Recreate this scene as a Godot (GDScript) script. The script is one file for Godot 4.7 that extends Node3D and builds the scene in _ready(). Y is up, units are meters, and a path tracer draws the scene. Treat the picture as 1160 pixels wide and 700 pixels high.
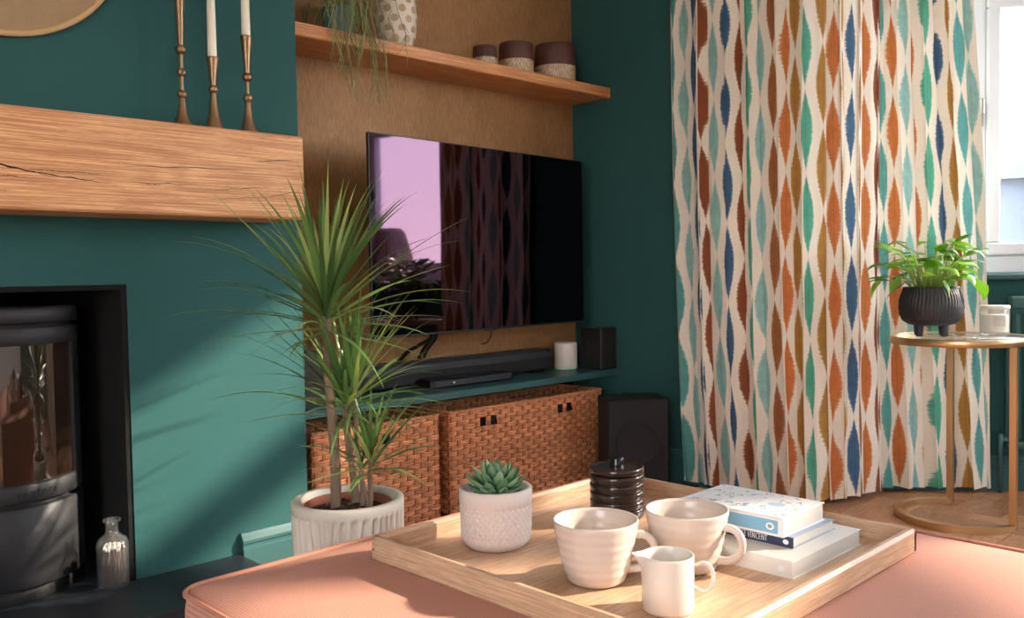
extends Node3D

var M := {}
var used := {}
var rng := RandomNumberGenerator.new()
const TH := 0.432        # height of the tray's floor
const TABLE := 0.668     # height of the side table's top


func _ready() -> void:
	# ---------------------------------------------------------------- camera
	var cam := Camera3D.new()
	cam.name = "camera"
	var yaw := deg_to_rad(45.6)
	var pitch := deg_to_rad(2.2)
	var roll := deg_to_rad(1.0)
	var fwd := Vector3(cos(yaw) * cos(pitch), -sin(pitch), -sin(yaw) * cos(pitch)).normalized()
	var r0 := fwd.cross(Vector3.UP).normalized()
	var u0 := r0.cross(fwd)
	var r := r0 * cos(roll) - u0 * sin(roll)
	var u := r0 * sin(roll) + u0 * cos(roll)
	cam.transform = Transform3D(Basis(r, u, -fwd), Vector3(0, 0.915, 0))
	cam.fov = rad_to_deg(2.0 * atan(350.0 / 1000.0))
	cam.near = 0.05
	cam.far = 300.0
	add_child(cam)
	cam.current = true
	# ---------------------------------------------------------------- sky, sun, exposure
	var we := WorldEnvironment.new()
	we.name = "environment"
	var env := Environment.new()
	env.background_mode = Environment.BG_SKY
	var sky := Sky.new()
	var sm := ProceduralSkyMaterial.new()
	sm.sky_top_color = Color(0.88, 0.92, 0.98)
	sm.sky_horizon_color = Color(1.0, 0.98, 0.955)
	sm.ground_horizon_color = Color(0.76, 0.74, 0.71)
	sm.ground_bottom_color = Color(0.5, 0.5, 0.48)
	sm.sun_angle_max = 1.0
	sky.sky_material = sm
	env.sky = sky
	env.background_energy_multiplier = 9.5
	env.ambient_light_source = Environment.AMBIENT_SOURCE_BG
	env.tonemap_mode = Environment.TONE_MAPPER_LINEAR
	env.tonemap_exposure = 1.45
	env.sdfgi_enabled = true
	env.ssao_enabled = true
	env.ssil_enabled = true
	we.environment = env
	add_child(we)
	var sun := DirectionalLight3D.new()
	sun.name = "sun"
	var el := deg_to_rad(25.5)
	var to_sun := Vector3(0.825 * cos(el), sin(el), 0.565 * cos(el))
	sun.look_at_from_position(to_sun * 10.0, Vector3.ZERO, Vector3.UP)
	sun.light_color = Color(1.0, 0.93, 0.84)
	sun.light_energy = 3.0
	sun.light_angular_distance = 1.6
	sun.shadow_enabled = true
	sun.sky_mode = DirectionalLight3D.SKY_MODE_LIGHT_ONLY
	add_child(sun)
	# ---------------------------------------------------------------- the rest
	rng.seed = 7
	materials()
	shell()
	bay()
	outdoors()
	fireplace()
	mantel()
	shelf()
	media_unit()
	television()
	baskets()
	curtains()
	ottoman()
	tray_things()
	side_table()
	dracaena()
	lamp_out_of_frame()


# =================================================================== materials

func col(r: float, g: float, b: float) -> Color:
	return Color(r / 255.0, g / 255.0, b / 255.0)


func plain(key: String, c: Color, rough := 0.7, metal := 0.0) -> StandardMaterial3D:
	var m := StandardMaterial3D.new()
	m.resource_name = key
	m.albedo_color = c
	m.roughness = rough
	m.metallic = metal
	M[key] = m
	return m


func noise(seed_: int, freq: float, kind := FastNoiseLite.TYPE_SIMPLEX_SMOOTH, oct := 3) -> FastNoiseLite:
	var n := FastNoiseLite.new()
	n.seed = seed_
	n.noise_type = kind
	n.frequency = freq
	n.fractal_octaves = oct
	return n


func wood_image(w: int, h: int, seed_: int, pale: Color, dark: Color, crack := Color.BLACK, cracks := 0) -> ImageTexture:
	# long grain along u
	var im := Image.create(w, h, false, Image.FORMAT_RGB8)
	var big := noise(seed_, 1.0)
	var fine := noise(seed_ + 1, 1.0, FastNoiseLite.TYPE_SIMPLEX_SMOOTH, 4)
	var pores := noise(seed_ + 2, 1.0, FastNoiseLite.TYPE_SIMPLEX, 1)
	for y in h:
		var v := float(y) / h
		for x in w:
			var s := float(x) / w
			var warp := big.get_noise_2d(s * 1.3, v * 1.5)
			var ring := 0.5 + 0.5 * sin((v * 7.0 + warp * 3.2) * TAU)
			var t := 0.24 * ring + 0.06 + 0.7 * (0.5 + 0.6 * fine.get_noise_2d(s * 3.0, v * 46.0) + 0.75 * pores.get_noise_2d(s * 5.0 + 90.0, v * 120.0)) + 0.22 * big.get_noise_2d(s * 4.0 + 50.0, v * 9.0)
			var p := pores.get_noise_2d(s * 30.0, v * 240.0)
			if p > 0.45:
				t += (p - 0.45) * 0.9
			im.set_pixel(x, y, pale.lerp(dark, clampf(t, 0.0, 1.0)))
	var g := RandomNumberGenerator.new()
	g.seed = seed_
	for k in cracks:
		var cy := g.randf_range(0.2, 0.85) * h
		var cx := g.randf() * w
		var len := g.randi_range(int(w * 0.05), int(w * 0.22))
		var slope := g.randf_range(-0.02, 0.05)
		for i in len:
			var f := sin(PI * float(i) / len)
			var yy := int(cy + slope * i + 2.5 * big.get_noise_2d(i * 0.03 + k * 9.0, 3.0))
			for dy in range(0, 1 + int(f * g.randf_range(0.4, 1.8))):
				var px := int(cx + i) % w
				if yy + dy >= 0 and yy + dy < h:
					im.set_pixel(px, yy + dy, im.get_pixel(px, yy + dy).lerp(crack, 0.75 * f))
	return ImageTexture.create_from_image(im)


func wood(key: String, tex: Texture2D, tile: Vector2, rough := 0.5) -> StandardMaterial3D:
	# tile: metres of one repeat along and across the grain; grain along the local x axis
	var m := plain(key, Color.WHITE, rough)
	m.albedo_texture = tex
	m.uv1_triplanar = true
	m.uv1_scale = Vector3(1.0 / tile.x, 1.0 / tile.y, 1.0 / tile.y)
	m.uv1_offset = Vector3(0.5, 0.5, 0.5)
	m.heightmap_enabled = true
	m.heightmap_texture = tex
	m.heightmap_scale = 0.02
	return m


func speckle_image(w: int, h: int, seed_: int, a: Color, b: Color, fu: float, fv: float, amount: float) -> ImageTexture:
	var im := Image.create(w, h, false, Image.FORMAT_RGB8)
	var n := noise(seed_, 1.0, FastNoiseLite.TYPE_SIMPLEX, 3)
	var c := noise(seed_ + 3, 1.0)
	for y in h:
		for x in w:
			var t := 0.5 + amount * n.get_noise_2d(x * fu, y * fv) + 0.25 * c.get_noise_2d(x * 3.0 / w, y * 3.0 / h)
			im.set_pixel(x, y, a.lerp(b, clampf(t, 0, 1)))
	return ImageTexture.create_from_image(im)


func painted(key: String, a: Color, b: Color, seed_: int, rough: float) -> StandardMaterial3D:
	var m := plain(key, Color.WHITE, rough)
	m.albedo_texture = speckle_image(256, 256, seed_, a, b, 0.25, 0.25, 0.35)
	m.uv1_triplanar = true
	m.uv1_world_triplanar = true
	m.uv1_scale = Vector3.ONE * 1.3
	return m


func stripes_image(n: int, lines: int, across_u: bool, hi: Color, lo: Color, seed_: int) -> ImageTexture:
	var im := Image.create(n, n, false, Image.FORMAT_RGB8)
	var s := noise(seed_, 0.35, FastNoiseLite.TYPE_SIMPLEX, 2)
	for y in n:
		for x in n:
			var k := x if across_u else y
			var t := 0.5 + 0.5 * cos(TAU * k * lines / n)
			t = clampf(0.25 + 0.55 * t + 0.42 * s.get_noise_2d(x * 1.0, y * 1.0), 0, 1)
			im.set_pixel(x, y, lo.lerp(hi, t))
	return ImageTexture.create_from_image(im)


func curtain_image(colors: Array, seed_: int) -> ImageTexture:
	# ikat: columns of feathered lens shapes, each column shifted against the next
	var cw := 100
	var h := 420
	var cream := col(248, 238, 222)
	var im := Image.create(cw * colors.size(), h, false, Image.FORMAT_RGB8)
	var g := RandomNumberGenerator.new()
	g.seed = seed_
	var weave := noise(seed_, 0.45, FastNoiseLite.TYPE_SIMPLEX, 2)
	var soft := noise(seed_ + 1, 0.02)
	var jag := []
	for k in colors.size() * 2:
		var row := []
		var tooth := 0.0
		var left := 0
		for y in h:
			if left <= 0:
				left = g.randi_range(3, 7)
				tooth = g.randf()
			left -= 1
			row.append(0.75 * tooth + 0.25 * g.randf())
		jag.append(row)
	for k in colors.size():
		var shift := (k % 2) * 0.5 + 0.06 * sin(k * 2.1)
		var base: Color = colors[k]
		for y in h:
			var v := fposmod(float(y) / h + shift, 1.0)
			var half := pow(absf(sin(PI * v)), 1.08) * 0.455
			half = maxf(half, 0.016)
			for x in cw:
				var dx := (x + 0.5) / cw - 0.5
				var j: float = jag[k * 2 + (1 if dx > 0 else 0)][y]
				var edge := half - 0.075 * j * minf(1.0, half * 5.0)
				var d := (edge - absf(dx)) / 0.06
				var t := clampf(d, 0.0, 1.0)
				var tone := 0.10 * weave.get_noise_2d(x * 1.0, y * 3.0) + 0.07 * soft.get_noise_2d(x + k * 200.0, y * 0.6) * t
				var c := base
				if absf(dx) < 0.012:
					c = base.darkened(0.18)
				elif d < 2.4:
					c = base.lightened(0.22 * (2.4 - maxf(d, 0.0)) / 2.4)
				c = cream.lerp(c, t)
				c = Color(c.r * (1 + tone), c.g * (1 + tone), c.b * (1 + tone))
				im.set_pixel(k * cw + x, y, c)
	return ImageTexture.create_from_image(im)


func materials() -> void:
	painted("teal", col(47, 90, 89), col(51, 95, 94), 3, 0.8)
	M.teal.metallic_specular = 0.3
	painted("teal_gloss", col(50, 94, 94), col(54, 99, 99), 4, 0.4)
	painted("white_paint", col(232, 230, 224), col(238, 236, 231), 5, 0.8)
	painted("slate", col(36, 41, 49), col(48, 54, 62), 6, 0.42)
	plain("soot_and_shade", col(9, 9, 10), 0.95)  # fireplace black; also the painted shade in the basket hand holes
	plain("stake_metal", col(190, 190, 188), 0.3, 0.8)
	plain("spot", col(186, 160, 126), 0.45)
	plain("upvc", col(236, 240, 244), 0.35)
	var gold := plain("gold_paper", Color.WHITE, 0.55)
	gold.albedo_texture = speckle_image(512, 512, 11, col(148, 106, 66), col(186, 138, 90), 1.1, 0.02, 0.8)
	gold.uv1_triplanar = true
	gold.uv1_world_triplanar = true
	gold.uv1_scale = Vector3(1.6, 1.6, 1.6)
	gold.metallic = 0.15
	wood("oak_beam", wood_image(1024, 384, 21, col(238, 184, 132), col(192, 130, 84), col(60, 30, 14), 26), Vector2(1.8, 0.5), 0.55)
	wood("oak_shelf", wood_image(1024, 256, 31, col(238, 178, 122), col(194, 124, 76)), Vector2(1.9, 0.3), 0.5)
	wood("tray_wood", wood_image(768, 384, 41, col(222, 188, 156), col(192, 152, 120)), Vector2(0.75, 0.35), 0.42)
	var ft := [wood_image(256, 64, 51, col(206, 156, 118), col(158, 108, 76)), wood_image(256, 64, 52, col(192, 142, 104), col(144, 98, 68)), wood_image(256, 64, 53, col(216, 164, 122), col(170, 118, 82))]
	for k in 3:
		wood("plank_%d" % k, ft[k], Vector2(0.38, 0.1), 0.42)
	plain("floor_base", col(70, 44, 28), 0.8)
	plain("iron", col(50, 51, 54), 0.5, 0.3)
	plain("iron_dark", col(24, 24, 26), 0.7)
	var sg := plain("stove_glass", col(46, 32, 24), 0.04)
	sg.metallic_specular = 0.75
	sg.clearcoat_enabled = true
	sg.clearcoat = 1.0
	sg.clearcoat_roughness = 0.02
	var gl := plain("clear_glass", Color(0.93, 0.97, 0.98, 0.12), 0.02)
	gl.transparency = BaseMaterial3D.TRANSPARENCY_ALPHA
	var bg := plain("bottle_glass", Color(0.96, 0.98, 0.98, 0.03), 0.0)
	bg.transparency = BaseMaterial3D.TRANSPARENCY_ALPHA
	var pane := plain("pane", Color(0.96, 0.98, 1.0, 0.05), 0.0)
	pane.transparency = BaseMaterial3D.TRANSPARENCY_ALPHA
	painted("bronze", col(138, 108, 80), col(176, 144, 110), 8, 0.38)
	M.bronze.metallic = 0.85
	M.bronze.uv1_scale = Vector3.ONE * 9.0
	var brass := plain("brass", col(196, 152, 92), 0.32, 0.9)
	brass.albedo_color = col(216, 184, 138)
	plain("candle_wax", col(246, 238, 216), 0.5)
	M.candle_wax.subsurf_scatter_enabled = true
	M.candle_wax.subsurf_scatter_strength = 0.15
	var straw := plain("straw", Color.WHITE, 0.85)
	straw.albedo_texture = speckle_image(256, 256, 61, col(150, 122, 88), col(190, 160, 122), 0.5, 0.5, 0.9)
	straw.uv1_triplanar = true
	straw.uv1_scale = Vector3.ONE * 4.0
	plain("straw_rim", col(206, 168, 118), 0.7)
	plain("black_plastic", col(24, 25, 28), 0.42)
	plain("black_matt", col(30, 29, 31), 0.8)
	plain("dark_gloss", col(20, 20, 24), 0.12)
	plain("tv_screen", col(72, 55, 68), 0.03, 1.0)
	plain("charcoal", col(50, 53, 58), 0.5)
	plain("white_plastic", col(232, 222, 210), 0.35)
	plain("led_green", col(80, 220, 120), 0.4)
	M.led_green.emission_enabled = true
	M.led_green.emission = col(80, 220, 120)
	M.led_green.emission_energy_multiplier = 0.15
	var wk := plain("wicker", Color.WHITE, 0.6)
	wk.vertex_color_use_as_albedo = true
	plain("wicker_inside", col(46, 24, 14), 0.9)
	plain("stake", col(176, 116, 78), 0.7)
	# upholstery
	var up := plain("ottoman_top", Color.WHITE, 0.95)
	up.albedo_texture = stripes_image(512, 84, true, col(222, 170, 152), col(180, 118, 98), 71)
	up.uv1_triplanar = true
	up.uv1_scale = Vector3.ONE * 2.6
	up.heightmap_enabled = true
	up.heightmap_texture = up.albedo_texture
	up.heightmap_scale = 0.06
	var us := plain("ottoman_side", Color.WHITE, 0.95)
	us.albedo_texture = stripes_image(512, 48, false, col(222, 170, 152), col(180, 118, 98), 72)
	us.uv1_triplanar = true
	us.uv1_scale = Vector3.ONE * 2.2
	us.heightmap_enabled = true
	us.heightmap_texture = us.albedo_texture
	us.heightmap_scale = 0.3
	plain("piping", col(196, 134, 112), 0.9)
	# ceramics
	plain("stoneware", col(206, 192, 181), 0.2)
	plain("stoneware_matt", col(216, 199, 190), 0.75)
	plain("porcelain", col(214, 207, 198), 0.1)
	plain("pot_cream", col(232, 222, 206), 0.5)
	plain("brown_glaze", col(50, 38, 34), 0.14)
	plain("brown_matt", col(84, 48, 40), 0.55)
	var cr := plain("crackle_cream", Color.WHITE, 0.4)
	cr.albedo_texture = speckle_image(256, 128, 81, col(150, 118, 84), col(232, 214, 186), 0.35, 0.06, 1.6)
	cr.uv1_triplanar = true
	cr.uv1_scale = Vector3.ONE * 4.0
	plain("teal_pot", col(88, 128, 124), 0.35)
	plain("planter_black", col(48, 48, 52), 0.5)
	plain("terracotta", col(176, 106, 84), 0.9)
	painted("soil", col(56, 34, 24), col(104, 68, 48), 9, 1.0)
	M.soil.uv1_scale = Vector3.ONE * 30.0
	plain("bark", col(142, 118, 98), 0.9)
	# leaves
	var greens := [["leaf_dark", col(74, 108, 62), 0.3], ["leaf_mid", col(106, 140, 78), 0.3], ["leaf_pale", col(164, 180, 112), 0.35], ["lily_a", col(104, 158, 44), 0.35], ["lily_b", col(140, 190, 60), 0.35], ["lily_c", col(66, 116, 40), 0.3], ["succulent_a", col(104, 142, 104), 0.5], ["succulent_b", col(134, 166, 126), 0.5], ["trail_a", col(118, 132, 90), 0.6], ["trail_b", col(156, 156, 100), 0.6], ["stalk", col(150, 180, 84), 0.5]]
	for g in greens:
		var m := plain(g[0], g[1], g[2])
		m.backlight_enabled = true
		m.backlight = Color(g[1].r * 0.8, g[1].g * 0.8, g[1].b * 0.5)
	# paper
	plain("paper", col(206, 200, 190), 0.9)
	plain("cover_white", col(228, 228, 228), 0.5)
	plain("cover_ivory", col(224, 220, 212), 0.55)
	plain("cover_navy", col(40, 50, 82), 0.45)
	plain("cover_grey_blue", col(150, 162, 184), 0.5)
	plain("label_blue", col(120, 172, 204), 0.5)
	plain("print_white", col(232, 236, 238), 0.6)
	plain("print_grey", col(150, 146, 142), 0.6)
	plain("print_blue", col(64, 108, 148), 0.6)
	plain("wax_cream", col(236, 226, 206), 0.6)
	plain("paper_label", col(196, 186, 172), 0.8)
	plain("lamp_shade", col(206, 178, 176), 0.8)
	plain("match_wood", col(70, 50, 40), 0.8)
	plain("match_tip", col(226, 214, 200), 0.8)
	plain("house_wall", col(92, 102, 116), 0.9)
	plain("house_roof", col(72, 82, 98), 0.85)
	plain("house_glass", col(60, 72, 86), 0.1)
	plain("paving", col(176, 172, 164), 0.9)
	plain("tarmac", col(120, 120, 118), 0.95)
	# curtain cloth
	var lteal := col(146, 194, 188)
	var teal := col(92, 164, 158)
	var blue := col(62, 98, 130)
	var brown := col(138, 74, 42)
	var green := col(84, 170, 142)
	var tan := col(164, 102, 60)
	var orange := col(202, 120, 64)
	var mustard := col(178, 130, 60)
	var ochre := col(154, 102, 48)
	curtain_cloth("cloth_main", [teal, lteal, blue, brown, lteal, blue, brown, green, lteal, tan, orange, mustard, green, mustard, orange, mustard, blue, ochre, orange, brown], 91)
	curtain_cloth("cloth_bay", [brown, blue, green, teal, orange, lteal, orange, green, blue, mustard, teal, lteal], 92)


func curtain_cloth(key: String, colors: Array, seed_: int) -> void:
	var m := plain(key, Color.WHITE, 0.9)
	m.albedo_texture = curtain_image(colors, seed_)
	m.uv1_scale = Vector3(1.0 / colors.size(), 1.0 / 0.322, 1)
	m.backlight_enabled = true
	m.backlight = Color(0.34, 0.32, 0.3)
	m.rim_enabled = true
	m.rim = 0.15


# =================================================================== node helpers

func numbered(called: String) -> String:
	if not used.has(called):
		used[called] = 0
		return called
	used[called] += 1
	return "%s_%03d" % [called, used[called]]


func thing(called: String, label: String, category: String, at := Vector3.ZERO, turn := 0.0, group := "") -> Node3D:
	var o := Node3D.new()
	o.name = numbered(called)
	add_child(o)
	o.position = at
	o.rotation.y = turn
	tag(o, label, category, group)
	return o


func tag(o: Node, label: String, category: String, group := "", kind := "") -> void:
	o.set_meta("label", label)
	o.set_meta("category", category)
	if group:
		o.set_meta("group", group)
	if kind:
		o.set_meta("kind", kind)


func structure(called: String, at := Vector3.ZERO, turn := 0.0) -> Node3D:
	var o := Node3D.new()
	o.name = called
	add_child(o)
	o.position = at
	o.rotation.y = turn
	o.set_meta("kind", "structure")
	return o


func describe(o: Node, label: String, category: String) -> void:
	o.set_meta("label", label)
	o.set_meta("category", category)


func part(called: String, st: SurfaceTool, m: Material, parent: Node, at := Vector3.ZERO) -> MeshInstance3D:
	st.generate_normals()
	return placed(called, st.commit(), m, parent, at)


func placed(called: String, mesh: Mesh, m: Material, parent: Node, at := Vector3.ZERO) -> MeshInstance3D:
	var o := MeshInstance3D.new()
	o.name = called
	o.mesh = mesh
	o.material_override = m
	o.position = at
	parent.add_child(o, true)
	return o


# =================================================================== shape helpers (front faces clockwise)

func flat() -> SurfaceTool:
	var st := SurfaceTool.new()
	st.begin(Mesh.PRIMITIVE_TRIANGLES)
	st.set_smooth_group(-1)
	return st


func smooth() -> SurfaceTool:
	var st := SurfaceTool.new()
	st.begin(Mesh.PRIMITIVE_TRIANGLES)
	st.set_smooth_group(0)
	return st


func tri(st: SurfaceTool, a: Vector3, b: Vector3, c: Vector3) -> void:
	st.add_vertex(a)
	st.add_vertex(b)
	st.add_vertex(c)


func quad(st: SurfaceTool, a: Vector3, b: Vector3, c: Vector3, d: Vector3) -> void:
	tri(st, a, b, c)
	tri(st, a, c, d)


func facing(st: SurfaceTool, pts: Array, out: Vector3) -> void:
	# a convex polygon, turned so that its clockwise side looks along out
	var n: Vector3 = (pts[1] - pts[0]).cross(pts[2] - pts[0])
	if n.dot(out) > 0:
		pts.reverse()
	for i in range(1, pts.size() - 1):
		tri(st, pts[0], pts[i], pts[i + 1])


func box(st: SurfaceTool, lo: Vector3, hi: Vector3, b := 0.0) -> void:
	# box from corner to corner with chamfered edges
	var c := (lo + hi) / 2
	var h := (hi - lo) / 2
	b = minf(b, minf(h.x, minf(h.y, h.z)) * 0.95)
	var axes := [Vector3.RIGHT, Vector3.UP, Vector3.BACK]
	var ext := [h.x, h.y, h.z]
	for a in 3:
		var p := (a + 1) % 3
		var q := (a + 2) % 3
		for s in [-1.0, 1.0]:
			var n: Vector3 = axes[a] * s
			var pu: Vector3 = axes[p] * (ext[p] - b)
			var qv: Vector3 = axes[q] * (ext[q] - b)
			var o: Vector3 = c + n * ext[a]
			facing(st, [o - pu - qv, o + pu - qv, o + pu + qv, o - pu + qv], n)
	if b <= 0:
		return
	for a in 3:
		var p := (a + 1) % 3
		var q := (a + 2) % 3
		for s in [-1.0, 1.0]:
			for t in [-1.0, 1.0]:
				var np: Vector3 = axes[p] * s
				var nq: Vector3 = axes[q] * t
				var e: Vector3 = axes[a] * (ext[a] - b)
				var p1: Vector3 = c + np * ext[p] + nq * (ext[q] - b)
				var p2: Vector3 = c + np * (ext[p] - b) + nq * ext[q]
				facing(st, [p1 - e, p1 + e, p2 + e, p2 - e], np + nq)
	for sx in [-1.0, 1.0]:
		for sy in [-1.0, 1.0]:
			for sz in [-1.0, 1.0]:
				var k := Vector3(sx, sy, sz)
				facing(st, [c + k * Vector3(h.x, h.y - b, h.z - b), c + k * Vector3(h.x - b, h.y, h.z - b), c + k * Vector3(h.x - b, h.y - b, h.z)], k)


func lathe(st: SurfaceTool, prof: Array, seg := 40, at := Vector3.ZERO, disp = null, a0 := 0.0, a1 := TAU) -> void:
	# prof: Vector2(radius, height), bottom to top for an outer surface
	var prev := []
	for j in prof.size():
		var row := []
		for i in seg + 1:
			var a := a0 + (a1 - a0) * (i % seg if is_equal_approx(a1 - a0, TAU) else i) / seg
			var rr: float = prof[j].x
			if disp != null:
				rr += disp.call(a, prof[j].y, j)
			row.append(at + Vector3(sin(a) * rr, prof[j].y, cos(a) * rr))
		if j > 0:
			for i in seg:
				if prof[j].x > 1e-5 or prof[j - 1].x > 1e-5:
					if prof[j].x <= 1e-5:
						tri(st, prev[i], row[i], prev[i + 1])
					elif prof[j - 1].x <= 1e-5:
						tri(st, prev[i], row[i], row[i + 1])
					else:
						quad(st, prev[i], row[i], row[i + 1], prev[i + 1])
		prev = row


func V(x: float, y: float) -> Vector2:
	return Vector2(x, y)


func tube(st: SurfaceTool, pts: Array, radii, seg := 8, squash := 1.0) -> void:
	# swept round bar with closed ends
	var n := pts.size()
	var prev := []
	var t0: Vector3 = (pts[1] - pts[0]).normalized()
	var side := t0.cross(Vector3.UP if absf(t0.y) < 0.9 else Vector3.RIGHT).normalized()
	for j in n:
		var t: Vector3 = (pts[mini(j + 1, n - 1)] - pts[maxi(j - 1, 0)]).normalized()
		side = (side - t * side.dot(t)).normalized()
		var up := side.cross(t)
		var rr: float = radii[j] if radii is Array else radii
		var row := []
		for i in seg:
			var a := TAU * i / seg
			row.append(pts[j] + side * cos(a) * rr + up * sin(a) * rr * squash)
		if j > 0:
			for i in seg:
				var k := (i + 1) % seg
				quad(st, prev[i], prev[k], row[k], row[i])
		else:
			for i in seg:
				tri(st, pts[0], row[(i + 1) % seg], row[i])
		prev = row
	for i in seg:
		tri(st, pts[n - 1], prev[i], prev[(i + 1) % seg])


func grid(st: SurfaceTool, rows: Array, closed := false) -> void:
	for j in range(1, rows.size()):
		var a: Array = rows[j - 1]
		var b: Array = rows[j]
		for i in (a.size() if closed else a.size() - 1):
			var k := (i + 1) % a.size()
			quad(st, a[i], b[i], b[k], a[k])


func blade(base: Vector3, az: float, elev: float, len: float, width: float, droop: float, fold := 0.3, segs := 8, belly := 0.35, twist := 0.0) -> SurfaceTool:
	# a leaf: grows from base towards az and elev, bends down by droop
	var st := smooth()
	var rows := []
	var p := base
	var e := elev
	for j in segs + 1:
		var t := float(j) / segs
		var w := width * 0.5 * (pow(t / belly, 0.6) if t < belly else pow(maxf(0.0, 1.0 - (t - belly) / (1.0 - belly)), 0.85))
		w = maxf(w, width * (0.18 if j == 0 else 0.01))
		var d := Vector3(cos(az) * cos(e), sin(e), sin(az) * cos(e))
		var side := Vector3(-sin(az), 0, cos(az)).rotated(d, twist * t)
		var up := side.cross(d) * -1.0
		rows.append([p + side * w - up * -absf(fold) * w, p, p - side * w - up * -absf(fold) * w])
		p += d * len / segs
		e -= droop * (0.4 + 1.2 * t) / segs
	grid(st, rows)
	return st


# =================================================================== the room

func wall_piece(called: String, lo: Vector3, hi: Vector3, m: Material, parent: Node) -> void:
	var st := flat()
	box(st, lo, hi)
	part(called, st, m, parent)


func shell() -> void:
	# floor: a screed with herringbone blocks where the photograph shows them
	var fl := structure("floor")
	wall_piece("screed", Vector3(-2.4, -0.2, -3.0), Vector3(4.5, -0.014, 2.7), M.floor_base, fl)
	var L := 0.36
	var W := 0.09
	var ms := flat()
	box(ms, Vector3(-L / 2 + 0.0008, -0.014, -W / 2 + 0.0008), Vector3(L / 2 - 0.0008, 0, W / 2 - 0.0008), 0.0015)
	ms.generate_normals()
	var pm := ms.commit()
	var g := RandomNumberGenerator.new()
	g.seed = 5
	for k in range(-40, 60):
		for n in range(-12, 16):
			for way in 2:
				var cx := 1.6 + k * W + n * L + (L / 2 if way == 0 else L + W / 2)
				var cz := -2.3 + k * W - n * L + (W / 2 if way == 0 else W - L / 2)
				if cx < 1.85 or cx > 4.25 or cz < -2.45 or cz > 0.45 or cx - 3.2 > (cz + 2.2) * 0.81:
					continue
				if cx < 3.1 and cz > -0.35:
					continue
				var p := placed("plank", pm, M["plank_%d" % g.randi_range(0, 2)], fl, Vector3(cx, g.randf_range(-0.0006, 0.0), cz))
				if way == 1:
					p.rotation.y = PI / 2
	var rest := flat()
	box(rest, Vector3(-2.4, -0.014, -3.0), Vector3(1.67, -0.001, 2.7))
	part("boards", rest, M.plank_1, fl)
	var rest2 := flat()
	box(rest2, Vector3(1.67, -0.014, 0.62), Vector3(4.5, -0.001, 2.7))
	part("boards", rest2, M.plank_1, fl)
	# ceiling and plain walls
	var ce := structure("ceiling")
	wall_piece("plaster", Vector3(-2.4, 2.8, -3.0), Vector3(4.5, 2.95, 2.75), M.white_paint, ce)
	var wl := structure("wall_left")
	wall_piece("plaster", Vector3(-2.4, 0, -3.0), Vector3(-2.2, 2.8, -0.2), M.white_paint, wl)
	wall_piece("plaster", Vector3(-2.4, 0, 1.7), Vector3(-2.2, 2.8, 2.7), M.white_paint, wl)
	wall_piece("plaster", Vector3(-2.4, 2.4, -0.2), Vector3(-2.2, 2.8, 1.7), M.white_paint, wl)
	var gd := structure("window_4")
	for k in 2:
		var z0 := -0.2 + k * 0.95
		var z1 := z0 + 0.95
		var fr := flat()
		box(fr, Vector3(-2.33, 0, z0), Vector3(-2.27, 0.09, z1), 0.005)
		box(fr, Vector3(-2.33, 2.32, z0), Vector3(-2.27, 2.4, z1), 0.005)
		box(fr, Vector3(-2.33, 0.09, z0), Vector3(-2.27, 2.32, z0 + 0.07), 0.005)
		box(fr, Vector3(-2.33, 0.09, z1 - 0.07), Vector3(-2.27, 2.32, z1), 0.005)
		var leaf := part("door_leaf", fr, M.upvc, gd)
		var pn := flat()
		box(pn, Vector3(-2.302, 0.085, z0 + 0.065), Vector3(-2.298, 2.325, z1 - 0.065))
		part("pane", pn, M.pane, leaf)
	var wr := structure("wall_rear")
	wall_piece("plaster", Vector3(-2.4, 0, 2.5), Vector3(3.3, 2.8, 2.7), M.white_paint, wr)
	var wa := structure("wall_alcove")
	wall_piece("wallpaper", Vector3(1.4, 0, -3.0), Vector3(3.4, 2.8, -2.83), M.gold_paper, wa)
	wall_piece("plaster", Vector3(-2.4, 0, -3.0), Vector3(-1.1, 2.8, -2.83), M.teal, wa)
	var ww := structure("wall_window")
	wall_piece("plaster", Vector3(3.2, 0, -2.83), Vector3(3.4, 2.8, -2.02), M.teal, ww)
	var wf := structure("wall_window_far")
	wall_piece("plaster", Vector3(3.2, 0, 2.33), Vector3(3.4, 2.8, 2.7), M.teal, wf)
	var bs := structure("baseboard_window")
	skirting(bs, Vector3(3.2, 0, -2.53), Vector3(3.2, 0, -2.03), Vector3(-1, 0, 0))


func skirting(parent: Node, a: Vector3, b: Vector3, into: Vector3) -> void:
	# moulded board: profile swept from a to b, standing out along into
	var prof := [V(0.0, 0.0), V(0.022, 0.0), V(0.022, 0.092), V(0.016, 0.097), V(0.016, 0.104), V(0.02, 0.109), V(0.02, 0.118), V(0.012, 0.13), V(0.008, 0.14), V(0.0, 0.14)]
	var st := flat()
	for i in range(1, prof.size()):
		var p0: Vector3 = into * prof[i - 1].x + Vector3.UP * prof[i - 1].y
		var p1: Vector3 = into * prof[i].x + Vector3.UP * prof[i].y
		var dv := p1 - p0
		var out := Vector3.UP * absf(dv.dot(into)) + into * dv.y
		if out.length() < 1e-5:
			out = into
		facing(st, [a + p0, a + p1, b + p1, b + p0], out)
	for e in [[a, (a - b).normalized()], [b, (b - a).normalized()]]:
		var pts := []
		for q in prof:
			pts.append(e[0] + into * q.x + Vector3.UP * q.y)
		for i in range(1, pts.size() - 1):
			facing(st, [pts[0], pts[i], pts[i + 1]], e[1])
	part("moulding", st, M.teal_gloss, parent)


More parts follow.
